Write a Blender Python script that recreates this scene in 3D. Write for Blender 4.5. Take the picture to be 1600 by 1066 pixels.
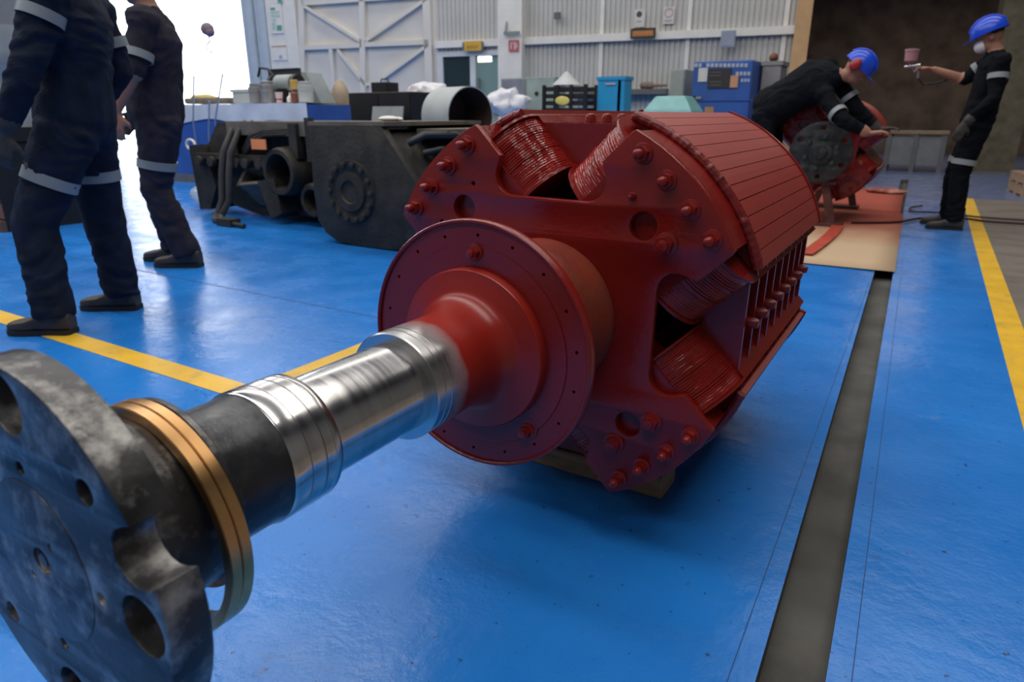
import bpy, bmesh, math, random
from math import sin, cos, pi, radians as R
from mathutils import Vector, Matrix, noise
random.seed(7)
for o in list(bpy.data.objects): bpy.data.objects.remove(o)
S = bpy.context.scene
COL = S.collection

# ------------------------------------------------------------ camera
FPX, PITCH, YAW = 1050.3, 0.324, 0.5487
cam_d = bpy.data.cameras.new('camera'); cam = bpy.data.objects.new('camera', cam_d); COL.objects.link(cam)
cam.location = (0, 0, 1.0)
cam.rotation_euler = (pi/2-PITCH, 0, YAW)
cam_d.sensor_width = 36; cam_d.lens = 36*FPX/1600
cam_d.clip_start = .02; cam_d.clip_end = 200
cam_d.dof.use_dof = True; cam_d.dof.focus_distance = 1.4; cam_d.dof.aperture_fstop = 5.0
S.camera = cam
S.view_settings.view_transform = 'Standard'; S.view_settings.look = 'None'
S.view_settings.gamma = 1; S.view_settings.use_curve_mapping = False
S.view_settings.exposure = 0.5

# ------------------------------------------------------------ world and lights
world = bpy.data.worlds.new('overcast_sky'); S.world = world; world.use_nodes = True
bg = world.node_tree.nodes['Background']; bg.inputs[0].default_value = (.93, .96, 1, 1); bg.inputs[1].default_value = 2.6
def area(name, loc, rot, sx, sy, power, color=(1, 1, 1)):
    l = bpy.data.lights.new(name, 'AREA'); l.shape = 'RECTANGLE'; l.size = sx; l.size_y = sy
    l.energy = power; l.color = color
    o = bpy.data.objects.new(name, l); COL.objects.link(o); o.location = loc; o.rotation_euler = rot
    return o
ROOF = 8.5
# roof skylight strips, running across the hall
for i, (yy, pw) in enumerate(((-4, 420), (1.0, 520), (6.0, 420), (11.0, 320))):
    area('skylight_strip', (-7.5, yy, ROOF-.1), (0, 0, 0), 22, 1.3, pw, (1, .97, .92))

# ------------------------------------------------------------ pixel helpers
_h = Vector((-sin(YAW), cos(YAW), 0)); _r = Vector((cos(YAW), sin(YAW), 0))
_F = _h*cos(PITCH)+Vector((0, 0, -sin(PITCH))); _U = _h*sin(PITCH)+Vector((0, 0, cos(PITCH)))
def ray(u, v): return _F+_r*((u-800)/FPX)+_U*((533-v)/FPX)
def PY(u, v, y):
    d = ray(u, v); return Vector((0, 0, 1))+d*(y/d.y)
def FL(u, v, z=0):
    d = ray(u, v); return Vector((0, 0, 1))+d*((z-1)/d.z)
WA = math.atan(.166); WO = Vector((-2.53, 14.04, 0)); WT = Vector((cos(WA), sin(WA), 0)); WN = Vector((-sin(WA), cos(WA), 0))
def WP(u, v, off=0):           # pixel -> (along wall, height) on the back wall
    d = ray(u, v); o = WO+WN*off; c = Vector((0, 0, 1))
    k = (o-c).dot(WN)/d.dot(WN); p = c+d*k
    return (p-WO).dot(WT), p.z

# ------------------------------------------------------------ materials
MATS = {}
def M(name, col, rough=.5, metal=0., var=.12, scale=6., bump=0., bscale=60., rvar=0., stretch=None, spec=None, tint=None, tamt=.5, tscale=3.):
    if name in MATS: return MATS[name]
    m = bpy.data.materials.new(name); m.use_nodes = True; nt = m.node_tree; N = nt.nodes; L = nt.links
    b = N['Principled BSDF']; b.inputs['Metallic'].default_value = metal; b.inputs['Roughness'].default_value = rough
    if spec is not None: b.inputs['Specular IOR Level'].default_value = spec
    tc = N.new('ShaderNodeTexCoord'); mp = N.new('ShaderNodeMapping'); L.new(tc.outputs['Object'], mp.inputs[0])
    if stretch: mp.inputs['Scale'].default_value = stretch
    nz = N.new('ShaderNodeTexNoise'); nz.inputs['Scale'].default_value = scale; nz.inputs['Detail'].default_value = 6
    L.new(mp.outputs[0], nz.inputs[0])
    cr = N.new('ShaderNodeValToRGB'); L.new(nz.outputs[0], cr.inputs[0])
    cr.color_ramp.elements[0].position = .3; cr.color_ramp.elements[1].position = .7
    cr.color_ramp.elements[0].color = [max(0, c*(1-var)) for c in col]+[1]
    cr.color_ramp.elements[1].color = [min(1, c*(1+var)) for c in col]+[1]
    out = cr.outputs[0]
    if tint:
        n2 = N.new('ShaderNodeTexNoise'); n2.inputs['Scale'].default_value = tscale; n2.inputs['Detail'].default_value = 8; n2.inputs['Roughness'].default_value = .65
        L.new(tc.outputs['Object'], n2.inputs[0])
        r2 = N.new('ShaderNodeValToRGB'); r2.color_ramp.elements[0].position = .52; r2.color_ramp.elements[1].position = .72
        r2.color_ramp.elements[1].color = (tamt, tamt, tamt, 1); L.new(n2.outputs[0], r2.inputs[0])
        mx = N.new('ShaderNodeMix'); mx.data_type = 'RGBA'; L.new(r2.outputs[0], mx.inputs[0]); L.new(out, mx.inputs[6]); mx.inputs[7].default_value = (*tint, 1)
        out = mx.outputs[2]
    L.new(out, b.inputs['Base Color'])
    if rvar:
        mr = N.new('ShaderNodeMapRange'); mr.inputs[3].default_value = max(.02, rough-rvar); mr.inputs[4].default_value = rough+rvar
        mr.inputs[1].default_value = .3; mr.inputs[2].default_value = .7
        L.new(nz.outputs[0], mr.inputs[0]); L.new(mr.outputs[0], b.inputs['Roughness'])
    if bump:
        n3 = N.new('ShaderNodeTexNoise'); n3.inputs['Scale'].default_value = bscale; n3.inputs['Detail'].default_value = 4; L.new(mp.outputs[0], n3.inputs[0])
        bp = N.new('ShaderNodeBump'); bp.inputs['Strength'].default_value = bump; bp.inputs['Distance'].default_value = .01
        L.new(n3.outputs[0], bp.inputs['Height']); L.new(bp.outputs[0], b.inputs['Normal'])
    MATS[name] = m; return m
def emit(name, col, s):
    m = bpy.data.materials.new(name); m.use_nodes = True; b = m.node_tree.nodes['Principled BSDF']
    b.inputs['Base Color'].default_value = (*col, 1); b.inputs['Emission Color'].default_value = (*col, 1); b.inputs['Emission Strength'].default_value = s
    MATS[name] = m; return m

RED = M('red_paint', (.215, .0105, .0075), .26, var=.09, scale=5, bump=.08, bscale=90, rvar=.08)
COILRED = M('red_varnish', (.27, .016, .012), .15, var=.25, scale=14, bump=.30, bscale=45, rvar=.06)
DARKRED = M('dark_red_paint', (.16, .010, .010), .35, var=.25, scale=20, bump=.25, bscale=50)
STEEL = M('machined_steel', (.60, .58, .56), .2, 1, var=.10, scale=3, stretch=(1, 25, 1), rvar=.05)
DSTEEL = M('dark_steel', (.062, .060, .060), .42, .7, var=.5, scale=12, rvar=.1, bump=.08, bscale=60, tint=(.50, .48, .45), tamt=.85, tscale=14)
REDM = M('matte_red_paint', (.30, .022, .014), .47, var=.06, scale=5, bump=.05, bscale=90, spec=.85)
BLKSHAFT = M('blackened_steel', (.045, .046, .05), .33, .7, var=.35, scale=9, rvar=.08, bump=.06, tint=(.2, .2, .2), tamt=.5, tscale=10)
BRONZE = M('bronze', (.62, .34, .14), .33, 1, var=.15, scale=12, rvar=.06)
WOOD = M('timber', (.30, .19, .10), .75, var=.3, scale=9, stretch=(1, 8, 8), bump=.2)
CASTDK = M('dirty_cast_iron', (.032, .029, .024), .62, .2, var=.4, scale=6, bump=.5, bscale=30, tint=(.075, .06, .042), tamt=.7, tscale=3)
CASTTOP = M('dusty_cast_iron', (.13, .11, .088), .75, var=.3, scale=6, bump=.4, bscale=30)
BLACK = M('black_plastic', (.012, .012, .013), .45, var=.2)
WHITE = M('white_paint', (.74, .72, .68), .5, var=.05)
GREYP = M('grey_painted_metal', (.30, .34, .34), .45, var=.1)
NAVY = M('navy_coverall', (.010, .0155, .032), .85, var=.35, scale=12, bump=.35, bscale=120, spec=.2)
NAVY2 = M('faded_purple_navy_coverall', (.027, .025, .038), .88, var=.3, scale=12, bump=.35, bscale=120, spec=.2)
NAVY3 = M('black_navy_coverall', (.0028, .004, .0072), .85, var=.3, scale=12, bump=.3, bscale=120, spec=.15)
STRIPE = M('reflective_tape', (.24, .27, .28), .4, var=.1)
SKIN = M('skin', (.36, .17, .11), .55, var=.08)
HAIR = M('dark_hair', (.012, .009, .008), .6, var=.2, bump=.5)
BOOT = M('worn_boot_leather', (.045, .036, .030), .6, var=.35, scale=16, bump=.2)
SOLE = M('black_rubber', (.012, .012, .012), .7)
GLOVE = M('grey_work_glove', (.055, .05, .045), .85, var=.3, scale=20, bump=.3)
HELM = M('blue_hard_hat', (.012, .07, .62), .25, var=.05)
MASK = M('white_mask', (.75, .72, .74), .8, var=.05)

for n_ in DSTEEL.node_tree.nodes:
    if n_.type == 'VALTORGB' and n_.color_ramp.elements[0].position > .5: n_.color_ramp.elements[0].position = .49; n_.color_ramp.elements[1].position = .72
# ------------------------------------------------------------ mesh helpers
class B:
    def __init__(s): s.v = []; s.f = []; s.m = []
    def add(s, vs, fs, m=0):
        n = len(s.v); s.v += [tuple(v) for v in vs]; s.f += [tuple(i+n for i in f) for f in fs]; s.m += [m]*len(fs); return s
    def box(s, a, b, m=0, mat=None):
        (x0, y0, z0), (x1, y1, z1) = a, b
        vs = [Vector(p) for p in ((x0, y0, z0), (x1, y0, z0), (x1, y1, z0), (x0, y1, z0), (x0, y0, z1), (x1, y0, z1), (x1, y1, z1), (x0, y1, z1))]
        if mat: vs = [mat @ v for v in vs]
        return s.add(vs, [(0, 3, 2, 1), (4, 5, 6, 7), (0, 1, 5, 4), (1, 2, 6, 5), (2, 3, 7, 6), (3, 0, 4, 7)], m)
    def bar(s, p, q, w, h, up=(0, 0, 1), m=0):
        p, q = Vector(p), Vector(q); d = (q-p).normalized(); up = Vector(up)
        sd = d.cross(up)
        if sd.length < 1e-4: sd = d.cross(Vector((1, 0, 0)))
        sd.normalize(); u = sd.cross(d)
        vs = [c+sd*a*w/2+u*b*h/2 for c in (p, q) for a, b in ((-1, -1), (1, -1), (1, 1), (-1, 1))]
        return s.add(vs, [(0, 1, 2, 3), (7, 6, 5, 4), (0, 4, 5, 1), (1, 5, 6, 2), (2, 6, 7, 3), (3, 7, 4, 0)], m)
    def rings(s, rr, cap0=True, cap1=True, m=0, closed=True):
        n = len(rr[0]); vs = [v for r in rr for v in r]; fs = []
        for i in range(len(rr)-1):
            for j in range(n if closed else n-1):
                k = (j+1) % n; fs.append((i*n+j, i*n+k, (i+1)*n+k, (i+1)*n+j))
        if cap0: fs.append(tuple(range(n-1, -1, -1)))
        if cap1: fs.append(tuple((len(rr)-1)*n+j for j in range(n)))
        return s.add(vs, fs, m)
    def lathe(s, prof, n=48, axis='y', c=(0, 0, 0), caps=(True, True), m=0):
        rr = []
        for a, r in prof:
            ring = []
            for j in range(n):
                t = 2*pi*j/n
                if axis == 'y': p = (c[0]+r*cos(t), c[1]+a, c[2]-r*sin(t))
                elif axis == 'z': p = (c[0]+r*cos(t), c[1]+r*sin(t), c[2]+a)
                else: p = (c[0]+a, c[1]+r*cos(t), c[2]+r*sin(t))
                ring.append(p)
            rr.append(ring)
        return s.rings(rr, *caps, m=m)
    def tube(s, pts, rad, n=10, m=0, caps=True):
        pts = [Vector(p) for p in pts]; rr = []; prev = None
        for i, p in enumerate(pts):
            t = (pts[min(i+1, len(pts)-1)]-pts[max(i-1, 0)]).normalized()
            if prev is None:
                sd = t.cross(Vector((0, 0, 1)))
                if sd.length < .05: sd = t.cross(Vector((1, 0, 0)))
            else: sd = prev-t*prev.dot(t)
            sd.normalize(); prev = sd; u = sd.cross(t)
            rd = rad[i] if isinstance(rad, (list, tuple)) else rad
            rr.append([p+sd*cos(2*pi*j/n)*rd+u*sin(2*pi*j/n)*rd for j in range(n)])
        return s.rings(rr, caps, caps, m=m)
    def cyl(s, p, q, r0, r1=None, n=20, m=0): return s.tube([p, q], [r0, r0 if r1 is None else r1], n, m)
    def prism(s, poly, y0, y1, m=0):      # poly in (x,z), extruded along y
        n = len(poly); vs = [(x, y0, z) for x, z in poly]+[(x, y1, z) for x, z in poly]
        a = sum(poly[i][0]*poly[(i+1) % n][1]-poly[(i+1) % n][0]*poly[i][1] for i in range(n))
        fs = [tuple(range(n)), tuple(range(2*n-1, n-1, -1))]+[(i, i+n, (i+1) % n+n, (i+1) % n) for i in range(n)]
        if a < 0: fs = [tuple(reversed(f)) for f in fs]
        return s.add(vs, fs, m)
    def ell(s, c, rx, ry, rz, n=18, k=10, m=0, mat=None):
        c = Vector(c); rr = []
        for i in range(k+1):
            t = pi*i/k; zz = -cos(t); q = max(sin(t), .02)
            ring = [Vector((rx*q*cos(2*pi*j/n), ry*q*sin(2*pi*j/n), rz*zz)) for j in range(n)]
            rr.append([c+(mat @ p if mat else p) for p in ring])
        return s.rings(rr, m=m)
    def mesh(s, name, smooth=True):
        me = bpy.data.meshes.new(name); me.from_pydata(s.v, [], s.f); me.update()
        bm = bmesh.new(); bm.from_mesh(me); bmesh.ops.recalc_face_normals(bm, faces=bm.faces)
        bm.to_mesh(me); bm.free()
        if any(s.m): me.polygons.foreach_set('material_index', s.m)
        if smooth: shade(me)
        return me
def shade(me, ang=35):
    me.polygons.foreach_set('use_smooth', [True]*len(me.polygons))
    bm = bmesh.new(); bm.from_mesh(me)
    for e in bm.edges:
        if len(e.link_faces) == 2 and e.calc_face_angle(0) > R(ang): e.smooth = False
    bm.to_mesh(me); bm.free()
def clean(n): return n
def obj(name, me, mats, parent=None, loc=None, rot=None):
    if isinstance(me, B): me = me.mesh(name)
    o = bpy.data.objects.new(name, me); COL.objects.link(o)
    if not isinstance(mats, (list, tuple)): mats = [mats]
    if mats and len(me.materials) == 0:
        for m in mats: me.materials.append(m)
    if parent: o.parent = parent
    if loc is not None: o.location = loc
    if rot is not None: o.rotation_euler = rot
    return o
def tag(o, label, cat, group=None, kind=None):
    if label: o['label'] = label
    if cat: o['category'] = cat
    if group: o['group'] = group
    if kind: o['kind'] = kind
    return o
def thing(name, label, cat, loc, rz=0, group=None):
    o = bpy.data.objects.new(name, None); COL.objects.link(o); o.location = loc; o.rotation_euler = (0, 0, rz); o.empty_display_size = .1
    return tag(o, label, cat, group)
def struct(name, me, mats, parent=None, loc=None, rot=None, label=None):
    o = obj(name, me, mats, parent, loc, rot); o['kind'] = 'structure'
    if label: o['label'] = label
    return o
def flat(outer, holes, thick, bevel=0, res=1):       # plate in XZ, thickness along y (centred)
    cu = bpy.data.curves.new('outline', 'CURVE'); cu.dimensions = '2D'; cu.fill_mode = 'BOTH'
    cu.extrude = thick/2-bevel; cu.bevel_depth = bevel; cu.bevel_resolution = 1; cu.offset = -bevel
    for poly in [outer]+list(holes):
        sp = cu.splines.new('POLY'); sp.points.add(len(poly)-1); sp.use_cyclic_u = True
        for p, (x, z) in zip(sp.points, poly): p.co = (x, z, 0, 1)
    o = bpy.data.objects.new('outline', cu); COL.objects.link(o)
    dg = bpy.context.evaluated_depsgraph_get(); dg.update()
    me = bpy.data.meshes.new_from_object(o.evaluated_get(dg)); bpy.data.objects.remove(o); bpy.data.curves.remove(cu)
    me.transform(Matrix.Rotation(pi/2, 4, 'X')); me.materials.clear()
    bm = bmesh.new(); bm.from_mesh(me); bmesh.ops.remove_doubles(bm, verts=bm.verts, dist=1e-6); bmesh.ops.recalc_face_normals(bm, faces=bm.faces); bm.to_mesh(me); bm.free()
    shade(me); return me
def circle(cx, cz, r, n=24, a0=0): return [(cx+r*cos(a0+2*pi*i/n), cz+r*sin(a0+2*pi*i/n)) for i in range(n)]
def pol(r, deg): return (r*cos(R(deg)), r*sin(R(deg)))

# ============================================================ SETTING
# ---- floor
def floor_mat():
    m = bpy.data.materials.new('blue_floor_paint'); m.use_nodes = True; nt = m.node_tree; N = nt.nodes; L = nt.links; b = N['Principled BSDF']
    tc = N.new('ShaderNodeTexCoord')
    def nz(scale, det=6, rough=.6, dist=0):
        n = N.new('ShaderNodeTexNoise'); n.inputs['Scale'].default_value = scale; n.inputs['Detail'].default_value = det; n.inputs['Roughness'].default_value = rough; n.inputs['Distortion'].default_value = dist
        L.new(tc.outputs['Object'], n.inputs[0]); return n
    def ramp(src, p0, p1, c0, c1):
        r = N.new('ShaderNodeValToRGB'); r.color_ramp.elements[0].position = p0; r.color_ramp.elements[1].position = p1
        r.color_ramp.elements[0].color = c0; r.color_ramp.elements[1].color = c1; L.new(src.outputs[0], r.inputs[0]); return r
    def mix(fac, a, bcol):
        x = N.new('ShaderNodeMix'); x.data_type = 'RGBA'; L.new(fac, x.inputs[0]); L.new(a, x.inputs[6])
        x.inputs[7].default_value = bcol; return x.outputs[2]
    c = ramp(nz(1.1), .3, .7, (.011, .165, .57, 1), (.020, .225, .70, 1)).outputs[0]
    c = mix(ramp(nz(5, 9, .75, .6), .60, .74, (0, 0, 0, 1), (.55, .55, .55, 1)).outputs[0], c, (.06, .09, .20, 1))      # scuffs
    c = mix(ramp(nz(38, 4, .6), .66, .71, (0, 0, 0, 1), (.85, .85, .85, 1)).outputs[0], c, (.02, .03, .08, 1))              # specks
    c = mix(ramp(nz(1.6, 10, .8, 1.5), .64, .72, (0, 0, 0, 1), (.55, .55, .55, 1)).outputs[0], c, (.30, .34, .40, 1))    # worn through
    sp = N.new('ShaderNodeSeparateXYZ'); L.new(tc.outputs['Object'], sp.inputs[0])
    m1 = N.new('ShaderNodeMapRange'); m1.inputs[1].default_value = 5.5; m1.inputs[2].default_value = 10; m1.inputs[4].default_value = .8; L.new(sp.outputs['Y'], m1.inputs[0])
    m2 = N.new('ShaderNodeMapRange'); m2.inputs[1].default_value = -3; m2.inputs[2].default_value = -1; L.new(sp.outputs['X'], m2.inputs[0])
    mm = N.new('ShaderNodeMath'); mm.operation = 'MULTIPLY'; L.new(m1.outputs[0], mm.inputs[0]); L.new(m2.outputs[0], mm.inputs[1])
    c = mix(mm.outputs[0], c, (.15, .155, .24, 1))      # settled paint dust around the booth
    L.new(c, b.inputs['Base Color'])
    mr = N.new('ShaderNodeMapRange'); mr.inputs[1].default_value = .3; mr.inputs[2].default_value = .7; mr.inputs[3].default_value = .16; mr.inputs[4].default_value = .36
    L.new(nz(3.5).outputs[0], mr.inputs[0]); L.new(mr.outputs[0], b.inputs['Roughness'])
    bp = N.new('ShaderNodeBump'); bp.inputs['Strength'].default_value = .16; bp.inputs['Distance'].default_value = .02; L.new(nz(14, 5, .6).outputs[0], bp.inputs['Height']); L.new(bp.outputs[0], b.inputs['Normal'])
    return m
FLOORB = floor_mat()
CONC = M('grey_concrete', (.185, .16, .135), .55, var=.25, scale=3, bump=.15, bscale=40, rvar=.1, tint=(.09, .085, .08), tamt=.6)
CHAN = M('groove_concrete', (.078, .075, .068), .8, var=.3, scale=5, bump=.3, bscale=40, tint=(.16, .15, .13), tamt=.5)
YEL = M('yellow_line_paint', (.80, .47, .03), .4, var=.12, scale=5, bump=.1, tint=(.35, .25, .10), tamt=.6, tscale=9)
# groove edges: left (-.103,0)-( -.23,4.95), right (.012,0)-(-.121,5.02)
gl = lambda y: -.0985-.0266*y
gr = lambda y: .0155-.0272*y
GD = -.055
X0L, X1R, Y0, Y1 = -26, 9, -9, 24
YG = 13.0
fb = B()
fb.add([(X0L, Y0, 0), (gl(Y0), Y0, 0), (gl(YG), YG, 0), (X0L, YG, 0)], [(0, 1, 2, 3)])
fb.add([(gr(Y0), Y0, 0), (.47, Y0, 0), (.47, YG, 0), (gr(YG), YG, 0)], [(0, 1, 2, 3)])
fb.add([(X0L, YG, 0), (.47, YG, 0), (.47, Y1, 0), (X0L, Y1, 0)], [(0, 1, 2, 3)])
fb.add([(.47, 10.4, 0), (X1R, 10.4, 0), (X1R, Y1, 0), (.47, Y1, 0)], [(0, 1, 2, 3)])
fb.add([(gl(Y0), Y0, 0), (gl(YG), YG, 0), (gl(YG), YG, GD), (gl(Y0), Y0, GD)], [(0, 1, 2, 3)], 1)
fb.add([(gr(Y0), Y0, 0), (gr(YG), YG, 0), (gr(YG), YG, GD), (gr(Y0), Y0, GD)], [(0, 1, 2, 3)], 1)
fb.add([(gl(Y0), Y0, GD), (gr(Y0), Y0, GD), (gr(YG), YG, GD), (gl(YG), YG, GD)], [(0, 1, 2, 3)], 1)
fb.add([(gl(YG), YG, 0), (gr(YG), YG, 0), (gr(YG), YG, GD), (gl(YG), YG, GD)], [(0, 1, 2, 3)], 1)
fb.add([(.47, Y0, 0), (X1R, Y0, 0), (X1R, 10.4, 0), (.47, 10.4, 0)], [(0, 1, 2, 3)], 2)
fl = struct('floor', fb.mesh('floor', False), [FLOORB, CHAN, CONC])
# painted lines (thin paint layer) and joints
def strip(name, pts, mat, z=.002):
    b = B(); b.add([(x, y, z) for x, y in pts]+[(x, y, -.001) for x, y in pts], [(0, 1, 2, 3), (0, 4, 5, 1), (1, 5, 6, 2), (2, 6, 7, 3), (3, 7, 4, 0)])
    return obj(name, b.mesh(name, False), mat, fl)
strip('yellow_line', [(.425, -2), (.53, -2), (.475, 10.4), (.355, 10.4)], YEL)
strip('yellow_line', [(-9, 1.43), (-2.02, 1.43), (-2.02, 1.54), (-9, 1.54)], YEL)
strip('yellow_line', [(-2.13, 1.54), (-2.02, 1.54), (-2.02, 9), (-2.13, 9)], YEL)
JOINT = M('floor_joint', (.012, .05, .17), .6)
def jline(p, q, w, y0, y1):
    p, q = FL(*p), FL(*q); k = (q.x-p.x)/(q.y-p.y); f_ = lambda y: p.x+k*(y-p.y)
    return [(f_(y0), y0), (f_(y0)+w, y0), (f_(y1)+w, y1), (f_(y1), y1)]
for pts in (jline((1292, 626), (1203, 875), .0018, -1, 5), jline((1379, 663), (1331, 1055), .0018, -1, 6), [(-9, 2.5), (-1.2, 2.5), (-1.2, 2.508), (-9, 2.508)]):
    strip('floor_joint', pts, JOINT, .001)

# ---- back wall in its own frame (local x along the wall, y into it)
def wall_obj(name, me, mats, kind='structure', parent=None):
    if parent: return obj(name, me, mats, parent)
    o = obj(name, me, mats, None, WO, (0, 0, WA)); o['kind'] = kind; return o
CORR = M('corrugated_wall_paint', (.50, .495, .475), .5, var=.06, scale=2)
PANEL = M('white_gate_paint', (.67, .64, .59), .5, var=.05, scale=2)
def corr(s0, s1, z0, z1, pitch=.1, depth=.022):
    b = B(); pts = []; s = s0
    while s < s1-1e-6:
        for f, d in ((0, 0), (.62, 0), (.72, depth), (.9, depth)):
            x = s+f*pitch
            if x <= s1: pts.append((x, d))
        s += pitch
    pts.append((s1, 0))
    n = len(pts); b.add([(x, d, z0) for x, d in pts]+[(x, d, z1) for x, d in pts], [(i, i+1, n+i+1, n+i) for i in range(n-1)]); return b
sx = lambda u, v=60: WP(u, v)[0]
WZ = ROOF
s_op0, s_op1, s_p1, s_g0, s_g1, s_c0, s_c1, s_b0, s_b1 = sx(150), sx(384), sx(424), sx(470), sx(682), sx(785), sx(822), sx(1240), sx(1264)
zbeam = WP(682, 69)[1]; DZ = WP(735, 80)[1]
w = wall_obj('wall_back', corr(s_c1, s_b0, 0, WZ).mesh('wall_back', False), CORR)
wall_obj('sheet_panel', corr(s_g1, s_c0, DZ-.02, WZ).mesh('sheet_panel', False), CORR, parent=w)
wall_obj('sheet_panel', corr(-30, s_op0, 0, WZ).mesh('sheet_panel', False), CORR, parent=w)
wall_obj('sheet_panel', corr(s_op0, s_op1, 7.4, WZ).mesh('sheet_panel', False), CORR, parent=w)
BLUEW = M('bluish_steel_post', (.45, .52, .58), .5, var=.06)
b = B()
for i in range(4):
    a = s_op1+(s_p1-s_op1)*i/4; b.box((a, -.12 if i % 2 else -.04, 0), (a+(s_p1-s_op1)/4-.02, .2, WZ))
wall_obj('trim_1', b, BLUEW)
wall_obj('trim_2', B().box((s_p1, -.1, 0), (s_g0-.02, .2, WZ)), WHITE)
wall_obj('trim_3', B().box((s_c0, -.25, 0), (s_c1, .2, WZ)), WHITE)
bt = wall_obj('trim_4', B().box((s_c1, -.10, zbeam-.09), (s_b0, -.002, zbeam+.05)), WHITE)
wall_obj('trim_5', B().box((s_g1, -.10, zbeam-.09), (s_c0, -.002, zbeam+.05)), WHITE)
for u in (940, 1075, 1225): wall_obj('seam_post', B().box((sx(u)-.04, -.03, 0), (sx(u)+.04, 0, WZ)), WHITE, parent=w)
LEDGE = M('dark_ledge', (.12, .12, .12), .6)
wall_obj('ledge', B().box((sx(900), -.25, WP(1000, 148)[1]), (sx(1050), -.002, WP(1000, 140)[1])), LEDGE, parent=w)
# gate with welded frame
gt = wall_obj('door_1', B().box((s_g0, .02, 0), (s_g1, .1, 5.4)), PANEL); gt['label'] = 'tall white steel gate with diagonal frame bars'
def gbar(name, u0, v0, u1, v1, wd=.09):
    a, c = WP(u0, v0), WP(u1, v1)
    wall_obj(name, B().bar((a[0], -.03, a[1]), (c[0], -.03, c[1]), .1, wd, (0, 0, 1)) if abs(a[0]-c[0]) > .3 else B().box((a[0]-wd/2, -.08, a[1]), (a[0]+wd/2, .02, c[1])), PANEL, parent=gt)
s_pts = dict(l=476, m=571, r=674)
gbar('post', 476, 190, 470, -180, .16); gbar('post', 570, 190, 566, -180, .14); gbar('post', 675, 190, 674, -180, .18); gbar('post', 528, 190, 525, 76, .1)
gbar('rail', 478, 75, 568, 71, .1); gbar('rail', 572, 70, 672, 66, .1); gbar('rail', 474, 5, 672, -9, .12)
gbar('brace', 478, 10, 568, 66, .07); gbar('brace', 574, 64, 670, -2, .07); gbar('brace', 530, 78, 575, 135, .07); gbar('brace', 600, 122, 672, 70, .07)
wall_obj('wall_back_lintel', B().box((s_g0, .1, 5.4), (s_g1, .2, WZ)), CORR)
# glass door with a small lobby behind it
DZ = WP(735, 80)[1]
LOB = M('lobby_wall', (.22, .30, .31), .6)
lb = B(); a, c = s_g1+.02, s_c0-.02
lb.add([(a, .3, 0), (c, .3, 0), (c, 3, 0), (a, 3, 0), (a, .3, DZ+.3), (c, .3, DZ+.3), (c, 3, DZ+.3), (a, 3, DZ+.3)], [(0, 1, 2, 3), (4, 5, 6, 7), (1, 2, 6, 5), (2, 3, 7, 6), (3, 0, 4, 7)])
wall_obj('wall_lobby', lb.mesh('lobby', False), LOB)
dr = wall_obj('door_2', B().box((a, -.05, DZ-.10), (c, .08, DZ)).box((a, -.05, 0), (a+.14, .08, DZ-.1)).box((sx(735)-.0, -.05, 0), (sx(735)+.13, .08, DZ-.1)).box((c-.06, -.05, 0), (c, .08, DZ-.1)), M('aluminium_frame', (.60, .62, .64), .4, var=.05))
dr['label'] = 'aluminium framed glass double door under a yellow sign'
GL = bpy.data.materials.new('tinted_glass'); GL.use_nodes = True; gb = GL.node_tree.nodes['Principled BSDF']
gb.inputs['Base Color'].default_value = (.35, .52, .50, 1); gb.inputs['Roughness'].default_value = .03; gb.inputs['Alpha'].default_value = .45
GLD = GL.copy(); GLD.node_tree.nodes['Principled BSDF'].inputs['Base Color'].default_value = (.02, .045, .05, 1); GLD.node_tree.nodes['Principled BSDF'].inputs['Alpha'].default_value = .85
wall_obj('pane', B().box((a+.14, 0, .1), (sx(735), .02, DZ-.1)), GLD, parent=dr)
wall_obj('pane', B().box((sx(735)+.13, 0, .1), (c-.06, .02, DZ-.1)), GL, parent=dr)
wall_obj('door_handle', B().box((sx(748), -.09, WP(748, 140)[1]), (sx(751), -.05, WP(748, 122)[1])), LEDGE, parent=dr)
lamp = wall_obj('lobby_lamp', B().box((WP(744, 92, .5)[0], .5, WP(744, 97, .5)[1]), (WP(766, 92, .5)[0], .6, WP(744, 88, .5)[1])), emit('lamp_glow', (1, 1, .9), 4), kind=None)
del lamp['kind']; tag(lamp, 'lit rectangular ceiling lamp seen through the glass door', 'lamp')

# ---- paint booth on the right
BTH = M('booth_brown', (.20, .155, .125), .8, var=.4, scale=2, tint=(.26, .21, .15), tamt=.6, tscale=1)
TAN = M('tan_post', (.55, .34, .17), .6, var=.15, scale=3)
wall_obj('trim_6', B().box((s_b0, -.2, 0), (s_b1, .3, WZ)), TAN)
bw, bd, bh = 6.2, 8.5, 4.4
bb = B(); x0 = s_b1
bb.box((x0-.1, .3, 0), (x0, bd, bh)).box((x0, bd, 0), (x0+bw, bd+.1, bh)).box((x0+bw, .0, 0), (x0+bw+.1, bd, bh)).box((x0-.1, .0, bh), (x0+bw+.1, bd, bh+.1)).box((x0-.02, 0, bh), (12.5, .1, WZ)).box((x0+bw, -.0, 0), (12.5, .1, bh))
wall_obj('wall_booth', bb.mesh('booth', False), BTH)
# ---- rest of the hall around the camera
HW = M('hall_wall_paint', (.26, .26, .25), .6, var=.06, scale=1)
RF = M('roof_sheet', (.22, .23, .24), .6, var=.06, scale=1)
struct('wall_right', B().box((X1R, Y0, 0), (X1R+.1, 16.5, WZ)), HW)
struct('wall_front', B().box((X0L, Y0-.1, 0), (X1R, Y0, WZ)), HW)
struct('wall_left', B().box((X0L-.1, Y0, 0), (X0L, 12, WZ)), HW)
struct('ceiling', B().box((X0L, Y0, ROOF), (X1R, 24, ROOF+.1)), RF)

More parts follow.
